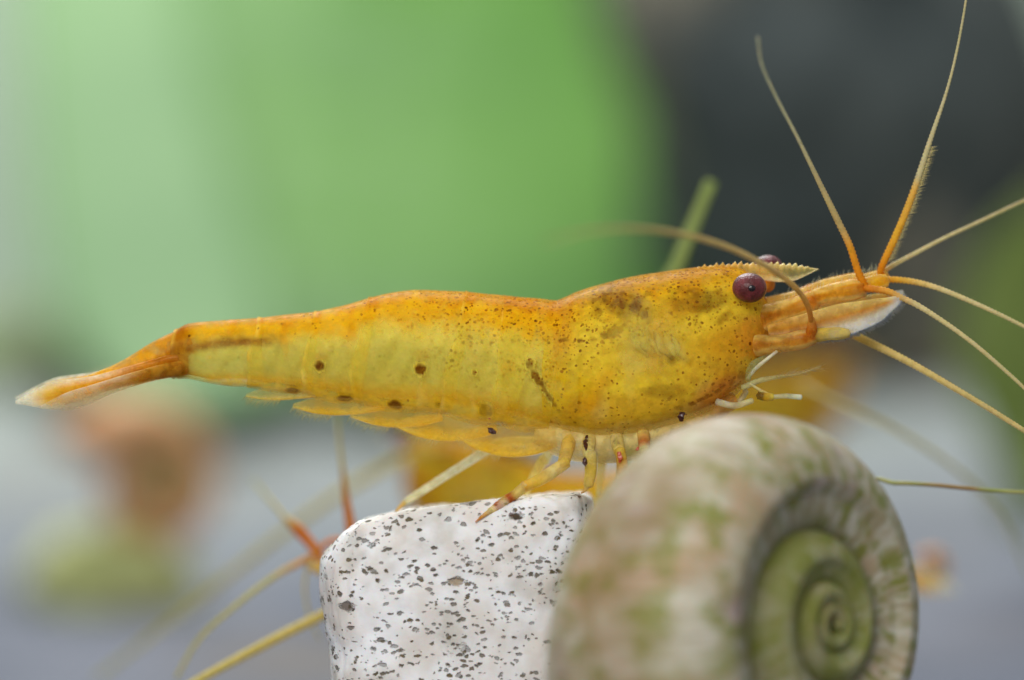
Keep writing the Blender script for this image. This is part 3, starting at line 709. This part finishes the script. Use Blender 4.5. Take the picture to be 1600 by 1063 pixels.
for s in (-1, 1):
    d = -6 if s == 1 else 0
    tail('uropod', [(292, 566 + d, s * .10), (240, 578 + d, s * .22), (170, 596 + d, s * .34), (95, 616 + d, s * .42), (24, 629 + d, s * .46)], (0.15, .55 * s, .84), [.22, .18, .17, .26, .03], [.12, .06, .02], SB, .95)
    tail('uropod', [(290, 574 + d, s * .14), (240, 584 + d, s * .30), (180, 602 + d, s * .48), (120, 624 + d, s * .60), (62, 637 + d, s * .66)], (0.15, .75 * s, .66), [.16, .15, .18, .24, .03], [.10, .05, .015], SP, .9)

# swimmerets
PLE = [((868, 680), (800, 690), (716, 680), .25), ((775, 660), (700, 668), (618, 663), .22), ((690, 643), (625, 650), (548, 648), .19), ((600, 628), (530, 634), (458, 634), .16), ((512, 608), (440, 614), (384, 618), .12)]
for k, (a, b, d, wd) in enumerate(PLE):
    for s in (-1, 1):
        y0 = s * (.34 - .03 * k)
        V, F, T, S = blade([P(*a, y0), P(*b, y0 * 1.15), P(*d, y0 * 1.1)], (.1, .25 * s, 1), [wd * .8, wd, wd * .98, wd * .8, wd * .2], [.09, .06, .03], n=44, m=24)
        c = ramp(T, [(0, (226, 196, 110, .7)), (.35, (230, 200, 90, .62)), (.7, (232, 190, 50, .72)), (1, (230, 216, 130, .5))])
        c[:, 3] *= .62 + .3 * ss(.2, -.6, S) if False else (.30 + .55 * ss(-.1, .9, -S))
        if k == 4: c[:, 3] *= .62; c[:, :3] = c[:, :3] * .5 + lin((222, 222, 170)) * .5
        e = np.exp(-((S + 1) / .3) ** 2)[:, None] * .8
        c[:, :3] = c[:, :3] * (1 - e) + lin((244, 206, 60)) * e; c[:, 3] = np.clip(c[:, 3] + e[:, 0] * .3, 0, 1)
        o = mesh_obj('swimmeret', V, F, M_LIMB, SHR, c); o['_base'] = list(SHR['_base'])
        cc = catmull([P(*a, y0), P(*b, y0 * 1.15), P(*d, y0 * 1.1)], 60); rt = []; dr = []; ln = []
        for i in range(34, 60):
            for q in range(2):
                rt.append(cc[i] + Vector((0, 0, -wd * np.interp(i, [34, 50, 59], [.95, .75, .1])))); dr.append((rnd.uniform(-1.2, -.2), rnd.uniform(-.3, .3), -1)); ln.append(rnd.uniform(.05, .2))
        setae(o, rt, dr, ln, r=.004, col=(220, 214, 160, .35))
# underside of the thorax: leg bases
V, F, T, S = blade([P(835, 676, 0), P(905, 690, 0), P(985, 690, 0), P(1070, 662, 0), P(1150, 624, 0)], (0, 0, 1), [.22, .32, .30, .24, .12], [.42, .5, .25], n=50, m=28)
c = ramp(T, [(0, (236, 214, 140, .7)), (.5, (234, 216, 150, .75)), (.8, (230, 196, 130, .8)), (1, (222, 150, 80, .9))])
mesh_obj('leg_base', V, F, M_LIMB, SHR, c)

# walking legs
def leg(name, segs, parent=SHR):
    first = None
    for i, (nm, path, radii, stops) in enumerate(segs):
        o = limb(nm if i else name, [P(*p) for p in path], [r * .78 for r in radii], stops, parent if i == 0 else first, sides=12, step=.035)
        if i == 0: first = o
    return first
CL = (232, 222, 160, .55); GL = (224, 226, 206, .6); DK = (58, 22, 14, 1); RD = (176, 66, 20, .95); YL = (236, 204, 84, .65)
# hind leg on the far side: pale, straight
leg('walking_leg', [('leg', [(850, 690, .45), (800, 690, .65), (776, 694, .75)], [.10, .10, .09], [(0, CL), (1, CL)]),
    ('shin', [(783, 690, .75), (706, 738, .8), (634, 784, .85)], [.095, .085, .075], [(0, (226, 224, 200, .85)), (.5, (212, 216, 200, .85)), (1, (222, 220, 190, .85))]),
    ('claw', [(634, 784, .85), (622, 796, .86), (616, 806, .88)], [.06, .04, .015], [(0, (214, 190, 120, .8)), (1, (200, 150, 80, .8))])])
# near side leg reaching back over the stone
leg('walking_leg', [('leg', [(892, 672, -.15), (887, 700, -.50), (880, 726, -.74)], [.17, .14, .12], [(0, YL), (.5, (222, 184, 80, .85)), (1, (228, 200, 110, .8))]),
    ('shin', [(886, 722, -.80), (850, 746, -.88), (818, 762, -.95)], [.12, .125, .11], [(0, YL), (.35, (232, 216, 150, .8)), (.7, YL), (1, (226, 170, 60, .9))]),
    ('shin', [(822, 758, -.95), (806, 772, -.98), (790, 782, -1.0), (774, 794, -1.02), (764, 800, -1.03)], [.10, .095, .095, .09, .075],
     [(0, CL), (.32, (226, 196, 110, .85)), (.42, RD), (.50, RD), (.58, (230, 206, 120, .85)), (.72, RD), (.80, (178, 60, 16, 1)), (.88, YL), (1, (234, 220, 150, .8))]),
    ('claw', [(768, 798, -1.05), (755, 806, -1.09), (743, 816, -1.11)], [.06, .035, .012], [(0, (226, 214, 160, .7)), (.55, (220, 150, 60, .9)), (1, (196, 90, 20, 1))])])
leg('walking_leg', [('leg', [(926, 672, -.15), (920, 694, -.50), (920, 712, -.74)], [.17, .14, .12], [(0, CL), (.4, (226, 204, 120, .85)), (1, (230, 214, 140, .8))]),
    ('shin', [(922, 706, -.80), (923, 735, -.84), (919, 760, -.88)], [.125, .12, .10], [(0, (226, 216, 150, .8)), (.4, (230, 200, 60, .85)), (1, (226, 206, 120, .8))]),
    ('claw', [(919, 757, -.88), (914, 766, -.9), (908, 771, -.92)], [.07, .04, .015], [(0, CL), (1, (200, 140, 60, .9))])])
leg('walking_leg', [('leg', [(962, 668, -.15), (964, 690, -.50), (968, 706, -.74)], [.16, .14, .12], [(0, CL), (1, (228, 200, 110, .85))]),
    ('shin', [(968, 702, -.80), (972, 730, -.86), (966, 775, -.9)], [.11, .11, .09], [(0, YL), (.3, (214, 160, 50, .9)), (1, CL)]),
    ('claw', [(966, 770, -.9), (960, 786, -.92)], [.07, .02], [(0, CL), (1, (200, 140, 60, .9))])])
leg('walking_leg', [('leg', [(1000, 660, -.15), (1006, 684, -.50), (1006, 706, -.74)], [.15, .13, .11], [(0, CL), (.5, (226, 196, 110, .85)), (.8, (196, 96, 50, .95)), (1, CL)]),
    ('shin', [(1006, 700, -.78), (1020, 730, -.8), (1020, 780, -.8)], [.10, .09, .07], [(0, CL), (1, CL)])])
for x, q in ((870, -20), (945, -4), (990, 10)):      # far side legs
    leg('walking_leg', [('leg', [(x, 665, .55), (x + q * .4, 695, .7), (x + q, 722, .8)], [.15, .12, .10], [(0, CL), (1, CL)]),
        ('shin', [(x + q, 716, .8), (x + q * 1.8, 745, .9), (x + q * 2.4, 772, 1.0)], [.10, .09, .05], [(0, (226, 206, 110, .8)), (1, CL)])])
# dark bands on the leg bases, as swollen pigment patches
M_BAND = plain('leg_band_pigment', (60, 24, 14), 0.35)
M_BANDR = plain('leg_band_red', (168, 66, 24), 0.35)
for path, r, m in (([(918, 682, -.50), (916, 693, -.64), (915, 704, -.82)], [.03, .052, .02], M_BAND), ([(914, 714, -.93), (914, 722, -.94), (914, 730, -.955)], [.03, .045, .02], M_BAND),
                [[(961, 684, -.54), (964, 693, -.66), (967, 702, -.82)], [.035, .05, .02], M_BAND], ([(967, 706, -.91), (969, 714, -.94), (969, 724, -.96)], [.02, .055, .015], M_BANDR),
                ([(766, 668, -.52), (768, 674, -.53), (773, 677, -.54)], [.04, .055, .03], M_BAND), ([(1066, 644, -.83), (1064, 651, -.82), (1064, 657, -.80)], [.045, .06, .03], M_BAND),
                ([(765, 653, -.55), (766, 656, -.55)], [.02, .02], M_BANDR), ([(994, 702, -.86), (998, 700, -.87)], [.03, .03], M_BANDR)):
    V, F, T = tube([P(*p) for p in path], [q_ * .85 for q_ in r], 12, .012, flat=.4)
    V = V + np.array([[mnoise.noise(Vector(v) * 22 + Vector((i, 0, 0))) for i in (0, 9, 17)] for v in V]) * .028
    mesh_obj('pigment_band', V, F, m, SHR)
# mouth limbs at the front of the thorax
leg('mouth_limb', [('limb', [(1168, 592, -.5), (1182, 575, -.55), (1214, 549, -.6)], [.035, .04, .03], [(0, GL), (.5, (244, 240, 214, .95)), (1, (240, 236, 214, .95))]),
    ('palp', [(1168, 594, -.5), (1174, 574, -.5), (1196, 556, -.48)], [.06, .09, .04], [(0, (180, 186, 130, .5)), (1, (170, 176, 120, .45))])])
ml = leg('mouth_limb', [('limb', [(1160, 606, -.45), (1190, 594, -.5), (1225, 588, -.5)], [.06, .055, .03], [(0, (206, 206, 160, .6)), (1, (206, 206, 160, .5))]),
    ('limb_tip', [(1222, 589, -.5), (1250, 584, -.5), (1282, 574, -.5)], [.028, .022, .008], [(0, (210, 200, 150, .5)), (1, (210, 190, 150, .4))])])
rt = []; dr = []; ln = []
for i in range(90):
    f = i / 89; rt.append(P(1205 + 72 * f, 590 - 14 * f, -.5)); dr.append((1, rnd.uniform(-.4, .4), rnd.choice((rnd.uniform(.25, .9), rnd.uniform(-.3, .1))))); ln.append(rnd.uniform(.12, .3))
setae(ml, rt, dr, ln, r=.005, col=(216, 200, 160, .35))
leg('front_leg', [('leg', [(1120, 628, -.55), (1148, 634, -.66), (1176, 626, -.7)], [.07, .065, .055], [(0, GL), (.5, (230, 224, 190, .55)), (1, (228, 222, 176, .6))]),
    ('forearm', [(1172, 600, -.66), (1188, 610, -.7), (1202, 618, -.72)], [.02, .03, .04], [(0, (230, 222, 180, .8)), (1, (226, 200, 120, .85))]),
    ('wrist', [(1184, 618, -.7), (1195, 620, -.72), (1208, 621, -.72)], [.075, .09, .07], [(0, (96, 60, 16, 1)), (.35, (110, 70, 14, 1)), (.5, (224, 176, 20, 1)), (1, (222, 200, 90, .9))]),
    ('pincer', [(1204, 621, -.72), (1228, 619, -.74), (1252, 621, -.76)], [.045, .05, .055], [(0, (226, 222, 180, .55)), (.6, (214, 222, 206, .55)), (1, (232, 238, 224, .75))])])
leg('front_leg', [('leg', [(1130, 626, .2), (1152, 630, .1), (1166, 610, .0)], [.07, .06, .05], [(0, GL), (1, GL)]),
    ('forearm', [(1166, 612, 0), (1160, 622, -.1), (1144, 636, -.2)], [.05, .05, .03], [(0, (236, 226, 190, .9)), (1, (230, 214, 170, .85))])])

# ------------------------------------------------------------------ white speckled stone
def stone_mat():
    m, nt, b = new_mat('white_pitted_stone'); L = nt.links
    tc = N(nt, 'ShaderNodeTexCoord')
    nz = N(nt, 'ShaderNodeTexNoise'); nz.inputs['Scale'].default_value = 1.4; nz.inputs['Detail'].default_value = 5
    L.new(tc.outputs['Object'], nz.inputs['Vector'])
    c = mixc(nt, maprange(nt, nz.outputs['Fac'], 0.35, 0.68), lin((238, 238, 240)), lin((218, 211, 204)))
    wz = N(nt, 'ShaderNodeTexNoise'); wz.inputs['Scale'].default_value = 7; wz.inputs['Detail'].default_value = 4
    L.new(tc.outputs['Object'], wz.inputs['Vector'])
    wv = N(nt, 'ShaderNodeVectorMath', operation='SCALE'); wv.inputs['Scale'].default_value = 0.12; L.new(wz.outputs['Color'], wv.inputs[0])
    ad = N(nt, 'ShaderNodeVectorMath', operation='ADD'); L.new(tc.outputs['Object'], ad.inputs[0]); L.new(wv.outputs[0], ad.inputs[1])
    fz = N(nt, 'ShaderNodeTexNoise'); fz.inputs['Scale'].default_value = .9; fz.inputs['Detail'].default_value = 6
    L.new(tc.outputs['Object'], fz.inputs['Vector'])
    c = mixc(nt, maprange(nt, fz.outputs['Fac'], .50, .70, 0, .6), c, lin((168, 160, 140)))       # broad greyish patches
    tot = None
    fine = N(nt, 'ShaderNodeTexNoise'); fine.inputs['Scale'].default_value = 24; fine.inputs['Detail'].default_value = 3
    L.new(tc.outputs['Object'], fine.inputs['Vector'])
    clus = N(nt, 'ShaderNodeTexNoise'); clus.inputs['Scale'].default_value = 1.7; clus.inputs['Detail'].default_value = 2
    L.new(tc.outputs['Object'], clus.inputs['Vector'])
    cl = maprange(nt, clus.outputs['Fac'], .32, .68, .25, 1.6)
    fj = math_(nt, 'MULTIPLY_ADD', fine.outputs['Fac'], .26, -.13)
    for sc, r, dens, seed, cola, colb in ((2.4, .17, .34, 0, (30, 22, 14), (84, 58, 34)), (5.4, .19, .55, 5.1, (26, 22, 14), (70, 68, 34)), (8.2, .24, .6, 2.2, (30, 26, 18), (90, 78, 50)), (12.5, .28, .6, 6.6, (40, 34, 26), (110, 96, 70)), (2.2, .12, .16, 8.4, (150, 118, 92), (170, 152, 128))):
        of = N(nt, 'ShaderNodeMapping'); of.inputs['Location'].default_value = (seed, seed * .7, seed * 1.3); of.inputs['Rotation'].default_value = (0, .5, 0); of.inputs['Scale'].default_value = (.75, .9, 1.25)
        L.new(ad.outputs[0], of.inputs[0])
        vo = N(nt, 'ShaderNodeTexVoronoi'); vo.inputs['Scale'].default_value = sc; L.new(of.outputs[0], vo.inputs['Vector'])
        sp = N(nt, 'ShaderNodeSeparateColor'); L.new(vo.outputs['Color'], sp.inputs[0])
        d = math_(nt, 'SUBTRACT', math_(nt, 'MULTIPLY_ADD', math_(nt, 'POWER', sp.outputs[1], 2.0), r * 1.5, r * .35), math_(nt, 'ADD', vo.outputs['Distance'], fj))
        mk = math_(nt, 'MULTIPLY', maprange(nt, d, -.05, .10), math_(nt, 'LESS_THAN', sp.outputs[0], math_(nt, 'MULTIPLY', cl, dens)))
        mk = math_(nt, 'MULTIPLY', mk, math_(nt, 'MULTIPLY_ADD', sp.outputs[2], .5, .5))
        c = mixc(nt, mk, c, mixc(nt, sp.outputs[2], lin(cola), lin(colb)))
        tot = mk if tot is None else math_(nt, 'MAXIMUM', tot, mk)
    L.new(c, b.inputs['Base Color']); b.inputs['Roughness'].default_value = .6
    b.inputs['Specular IOR Level'].default_value = .25
    b.inputs['Subsurface Weight'].default_value = .15; b.inputs['Subsurface Scale'].default_value = .2
    hgt = math_(nt, 'SUBTRACT', math_(nt, 'MULTIPLY', nz.outputs['Fac'], .6), tot)
    bp = N(nt, 'ShaderNodeBump'); bp.inputs['Strength'].default_value = .8; bp.inputs['Distance'].default_value = .08
    L.new(hgt, bp.inputs['Height']); L.new(bp.outputs[0], b.inputs['Normal'])
    return m
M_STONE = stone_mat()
n_h, n_a = 100, 200
def stone_top(x, y):
    px_ = 800 + 100 * x
    return (531.5 - float(interp([px_], [470, 505, 530, 560, 620, 700, 800, 910, 1000], [900, 868, 836, 812, 797, 788, 778, 767, 764])[0])) / 100 - .05 * (y + .6)
V = []
for i in range(n_h):
    f = i / (n_h - 1)                                      # 0 at the foot, 1 at the middle of the top
    for j in range(n_a):
        a = 2 * math.pi * j / n_a
        ex = .42
        ca, sa = spow(np.cos(a), ex), spow(np.sin(a), ex)
        if f < .6: hz = f / .6; k = 1.0; drop = .10
        else:
            g = (f - .6) / .4; hz = 1.0; k = 1 - g; drop = .10 * (1 - min(1, g / .08)) ** 2
        edge = 1 - .025 * (float(ss(.94, 1, hz)) if f < .6 else 1.0)
        x = -.80 + 2.14 * ca * k * edge; y = 1.0 + 2.1 * sa * k * edge
        zt = stone_top(x, y) - drop
        z = -9.4 + (zt + 9.4) * hz
        pyy = 531.5 - 100 * z
        x += max(0, -ca) * k * float(interp([pyy], [780, 815, 850, 885, 960, 1063, 1250, 1500], [.12, .10, .0, -.10, -.03, .10, .12, .0])[0])
        q = Vector((x, y, z)); dn = .045 * noise3(q, .9) + .035 * noise3(q, 2.4) + .025 * noise3(q, 6) + .015 * noise3(q, 14)
        V.append((x + ca * dn * k, y + sa * dn * k, z + (dn * 1.2 if f > .58 else 0)))
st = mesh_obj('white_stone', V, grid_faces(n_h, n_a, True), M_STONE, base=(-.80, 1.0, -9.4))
tag(st, 'white stone block peppered with dark pits and specks under the shrimp', 'stone')

# ------------------------------------------------------------------ ramshorn snail
def snail_mat(name, base1, base2, green, rim, sss=.2, limb_shade=(120, 92, 62), stain=(172, 142, 112)):
    m, nt, b = new_mat(name); L = nt.links
    at = N(nt, 'ShaderNodeAttribute', attribute_name='along'); ac = N(nt, 'ShaderNodeAttribute', attribute_name='around')
    tc = N(nt, 'ShaderNodeTexCoord')
    def nz(scale, det=4, vec=None):
        n = N(nt, 'ShaderNodeTexNoise'); n.inputs['Scale'].default_value = scale; n.inputs['Detail'].default_value = det
        L.new(vec or tc.outputs['Object'], n.inputs['Vector']); return n.outputs['Fac']
    cx = N(nt, 'ShaderNodeCombineXYZ'); L.new(at.outputs['Fac'], cx.inputs[0]); L.new(ac.outputs['Fac'], cx.inputs[1])
    mp = N(nt, 'ShaderNodeMapping'); mp.inputs['Scale'].default_value = (5.0, .9, 1); L.new(cx.outputs[0], mp.inputs[0])
    growth = nz(1.6, 4, mp.outputs[0])                     # growth bands across the whorl
    c = mixc(nt, maprange(nt, growth, .32, .68), lin(base1), lin(base2))
    c = mixc(nt, maprange(nt, nz(.75, 3), .50, .70, 0, .8), c, lin(stain))
    c = mixc(nt, maprange(nt, nz(.9, 2), .60, .72, 0, .6), c, lin((164, 138, 146)))
    mp3 = N(nt, 'ShaderNodeMapping'); mp3.inputs['Scale'].default_value = (7.0, 2.2, 1); L.new(cx.outputs[0], mp3.inputs[0])
    gf = math_(nt, 'MULTIPLY', maprange(nt, nz(1.2, 5, mp3.outputs[0]), .46, .60), maprange(nt, nz(1.1, 3), .38, .6, .25, 1))
    c = mixc(nt, math_(nt, 'MULTIPLY', gf, .8), c, lin(green))
    mp2 = N(nt, 'ShaderNodeMapping'); mp2.inputs['Scale'].default_value = (26.0, .5, 1); L.new(cx.outputs[0], mp2.inputs[0])
    lines = nz(1.5, 4, mp2.outputs[0])
    c = mixc(nt, maprange(nt, lines, .42, .30, 0, .55), c, lin((112, 88, 50)))
    pe = N(nt, 'ShaderNodeAttribute', attribute_name='keel')
    c = mixc(nt, math_(nt, 'MULTIPLY', pe.outputs['Fac'], maprange(nt, nz(1.3, 3), .3, .65, .35, 1)), c, lin(limb_shade))
    rm = N(nt, 'ShaderNodeAttribute', attribute_name='rim')
    c = mixc(nt, rm.outputs['Fac'], c, lin(rim))
    gr = N(nt, 'ShaderNodeAttribute', attribute_name='algae')
    c = mixc(nt, math_(nt, 'MULTIPLY', gr.outputs['Fac'], maprange(nt, nz(2.2, 4), .30, .62, .45, 1)), c, lin((114, 120, 42)))
    L.new(c, b.inputs['Base Color']); b.inputs['Roughness'].default_value = .5; b.inputs['Specular IOR Level'].default_value = .2
    b.inputs['Subsurface Weight'].default_value = sss; b.inputs['Subsurface Scale'].default_value = .3
    bp = N(nt, 'ShaderNodeBump'); bp.inputs['Strength'].default_value = .16; bp.inputs['Distance'].default_value = .12
    L.new(math_(nt, 'ADD', growth, math_(nt, 'MULTIPLY', lines, .5)), bp.inputs['Height']); L.new(bp.outputs[0], b.inputs['Normal'])
    return m
M_SNAIL = snail_mat('snail_shell_cream', (154, 142, 110), (186, 180, 162), (112, 118, 24), (84, 80, 36))
M_SNAIL_O = snail_mat('snail_shell_orange', (232, 160, 110), (228, 184, 136), (216, 180, 116), (204, 146, 104), limb_shade=(214, 130, 76), stain=(230, 150, 96))
def snail_mesh(R, turns=3.8, wgrow=2.2, beta=.522, beta_a=.639, n=420, m=56, phase=0.0):
    """planispiral shell around its own +Z axis; R = radius of the last whorl's outer edge"""
    V = []; al = []; ar = []; rim = []; alg = []; keel = []
    tot = turns * 2 * math.pi; kk = math.log(wgrow) / (2 * math.pi)
    for i in range(n):
        t = i / (n - 1); th_ = tot * (1 - t)               # th_ = angle back from the mouth
        rc = R / (1 + beta) * math.exp(-kk * th_)
        a0 = phase - th_
        for j in range(m):
            b = 2 * math.pi * j / m
            rr = np.cos(b) * beta * rc; zz = spow(np.sin(b), .96) * beta_a * rc
            zz = zz * (1 - .12 * (1 if rr < 0 else 0))
            r = rc + rr; zz = zz + 1.62 * (1 - math.exp(-kk * th_)) * R / 4.3
            V.append((r * math.cos(a0), r * math.sin(a0), zz)); al.append(th_ * 1.0); ar.append(b)
            rim.append(.8 * math.exp(-((math.cos(b) + .72) / .16) ** 2) * (1 if math.sin(b) > 0 else 0) + .35 * float(ss(.3, -.9, math.sin(b))) * 0)
            keel.append(.55 * float(ss(.72, .98, math.cos(b))))  # darker limb of the translucent shell painted in as a brown edge band
            alg.append(float(ss(.85, 1.25, th_ / (2 * math.pi))) * .85)
    F = grid_faces(n, m, True)
    V.append(V[0]); al.append(tot); ar.append(0); rim.append(0); alg.append(1); 
    return np.array(V), F, al, ar, rim, alg, keel
def snail(name, label, center, R, axis, phase, mat, spin=0.0, group=None, lift=0.0):
    V, F, al, ar, rim, alg, keel = snail_mesh(R, phase=phase)
    V = V[:-1]; al = al[:-1]; ar = ar[:-1]; rim = rim[:-1]; alg = alg[:-1]
    ax = Vector(axis).normalized()
    zx = Vector((0, 0, 1)); zx = (zx - ax * zx.dot(ax)).normalized(); yx = ax.cross(zx)   # local x = up, local y
    Mx = np.array([tuple(zx), tuple(yx), tuple(ax)])
    W = V @ Mx + np.array(tuple(center))
    zmin = W[:, 2].min()
    root = thing(name, label, 'snail', (center[0], center[1], zmin), group or 'ramshorn snails in the tank')
    mesh_obj('shell', W, F, mat, root, attrs={'along': al, 'around': ar, 'rim': rim, 'algae': alg, 'keel': keel})
    return root, W
SN_C = P(1166, 981, -3.1)
snail_root, W = snail('ramshorn_snail', 'large cream coiled snail shell with green algae streaks in front of the shrimp\'s legs', SN_C, 4.394, (.753, -.658, .086), 2.71, M_SNAIL)

# ------------------------------------------------------------------ things out of focus behind
def copy_tree(o, parent=None, keep=lambda c: True):
    c = o.copy(); scene.collection.objects.link(c); c.parent = parent
    for ch in list(o.children):
        if keep(ch): copy_tree(ch, c, lambda k: True)
    return c
def plain_name(o): return o.name.split('.')[0]
def shrimp_copy(head, y, scale, rz, ry, label, keep, group=None):
    c = copy_tree(SHR, None, keep)
    c['label'] = label
    Mrot = Matrix.Rotation(rz, 3, 'Z') @ Matrix.Rotation(ry, 3, 'Y')
    hd = Vector(P(1200, 500, 0)) - Vector(sb)
    c.rotation_euler = Mrot.to_euler(); c.scale = (scale,) * 3
    c.location = P(*head, y) - Mrot @ (hd * scale)
    return c
body_only = lambda o: plain_name(o) not in ('antennule', 'antenna', 'walking_leg', 'pigment_band', 'mouth_limb')
sh2 = shrimp_copy((640, 742), 15, .95, math.radians(180 - 24), math.radians(-4), 'out of focus orange yellow shrimp seen behind the pale straight hind leg', body_only)
sh3 = shrimp_copy((556, 905), 4.4, .62, math.radians(180 - 42), 0, 'orange shrimp hiding behind the speckled stone with antennae spread beside it', body_only)
def whip(parent, path, radii, stops):
    pts = [P(*p) for p in path]
    inv = parent.matrix_basis.inverted()
    V, F, T = tube(pts, radii, 8, .06, ann=.06)
    V = np.array([tuple(inv @ Vector(v)) for v in V])
    me_o = mesh_obj('flagellum', V, F, M_FLAG, None, ramp(T, stops)); me_o.parent = parent
    return me_o
O1 = (222, 120, 30, 1); O2 = (224, 150, 70, 1); G1 = (206, 186, 100, 1); G2 = (200, 196, 130, .8)
whip(sh3, [(505, 880, 4.2), (492, 858, 4.2), (470, 832, 4.3), (448, 812, 4.6)], [.07, .085, .10, .06], [(0, O2), (.6, O1), (1, G1)])
whip(sh3, [(448, 812, 4.6), (425, 785, 5.5), (395, 750, 7)], [.04, .03, .02], [(0, G1), (1, G2)])
whip(sh3, [(546, 868, 4.3), (548, 830, 4.0), (541, 780, 4.0), (536, 740, 4.2), (530, 690, 4.6), (526, 640, 5)], [.07, .085, .06, .035, .025, .018], [(0, O1), (.35, (222, 140, 40, 1)), (.6, G1), (1, G2)])
whip(sh3, [(500, 862, 4.2), (470, 878, 4.0), (430, 900, 3.8), (370, 945, 3.6), (310, 1000, 3.8), (275, 1060, 4)], [.055, .05, .045, .04, .035, .03], [(0, O2), (.15, (220, 170, 90, 1)), (.3, G2), (1, G2)])
whip(sh3, [(494, 872, 4.2), (505, 852, 4.1), (525, 843, 4.1), (548, 850, 4.2), (560, 870, 4.4)], [.04, .045, .045, .04, .03], [(0, O2), (1, O1)])
whip(sh3, [(482, 880, 4.2), (476, 920, 4.2), (484, 965, 4.2), (500, 1000, 4.4)], [.025, .022, .02, .015], [(0, G1), (1, G2)])
whip(sh3, [(560, 930, 4.0), (510, 958, 3.6), (430, 998, 3.0), (310, 1063, 2.4), (240, 1105, 2)], [.08, .08, .078, .07, .06], [(0, (222, 200, 110, 1)), (1, (206, 196, 130, 1))])
whip(sh3, [(545, 895, 4.3), (520, 890, 4.2), (492, 885, 4.2), (482, 880, 4.2)], [.16, .15, .13, .07], [(0, (226, 180, 70, .9)), (1, (232, 206, 130, .85))])
whip(sh2, [(700, 700, 13), (640, 712, 12), (540, 765, 11.5), (420, 850, 11), (300, 945, 11), (150, 1060, 11)], [.085, .085, .08, .07, .06, .05], [(0, (210, 170, 80, 1)), (.2, (206, 192, 110, .9)), (1, (190, 190, 140, .7))])
# far antennae and strands
sh4 = shrimp_copy((1330, 605), 40, .95, math.radians(-15), math.radians(0), 'far yellow orange shrimp blurred to a glow below the sharp shrimp\'s head', body_only)
whip(sh4, [(1250, 600, 10), (1310, 630, 8), (1400, 672, 7), (1490, 730, 7), (1560, 800, 8), (1610, 900, 9)], [.05, .05, .048, .045, .04, .03], [(0, (206, 190, 130, .8)), (1, (170, 176, 140, .6))])
# thin stem at the right and the blurred stalk behind the back
pb = P(1370, 1000, 2.4); pb.z = ground_z(pb.x, 2.4)
stm = thing('thin_plant_stem', 'thin olive green stem reaching out sideways from behind the snail shell', 'stem', tuple(pb))
V, F, T = tube([pb, P(1330, 860, 2.2), P(1360, 758, 1.6), P(1400, 755, 1.2), P(1460, 758, 1.0), P(1530, 765, 1.0), P(1605, 770, 1.0), P(1700, 772, 1)], [.05, .045, .04, .036, .036, .036, .034, .02], 8, .08)
mesh_obj('stem', V, F, M_STEM, stm)
pb = P(1000, 700, 6.5); pb.z = ground_z(pb.x, 6.5)
stk = thing('blurred_grass_blade', 'short olive grass blade blurred behind the shrimp\'s carapace', 'grass blade', tuple(pb))
V, F, T, S = blade([pb, P(985, 620, 6.5), P(1060, 410, 6.5), P(1090, 335, 6.5), P(1112, 283, 6.5)], (1, 0, .3), [.10, .11, .12, .13, .10], [.04, .04, .03], n=40, m=10)
mesh_obj('blade', V, F, M_LEAF2, stk)
# lower left: orange snail over a yellow green stone
M_PEB = noisy('yellow_green_algae', (196, 200, 124), (210, 212, 146), .5, c3=(166, 160, 100), s3=.4)
c_ = P(180, 895, 48); zb = ground_z(c_.x, c_.y)
tag(lumpy('algae_stone', (c_.x, c_.y, c_.z - .4), (2.4, 1.8, 1.8), M_PEB, amp=.2, seed=9.0), 'yellow green algae covered stone, blurred, beneath the orange snail', 'stone')
snail('ramshorn_snail', 'blurred orange brown snail resting on the yellow green stone', P(222, 758, 48), 2.9, (.5, -.8, .1), 1.0, M_SNAIL_O)
snail('ramshorn_snail', 'tiny blurred orange snail drifting just beside the large cream shell', P(1458, 888, 14), .42, (.6, -.8, 0), 1.0, M_SNAIL_O)
for o in list(scene.objects):
    if '_base' in o.keys(): del o['_base']
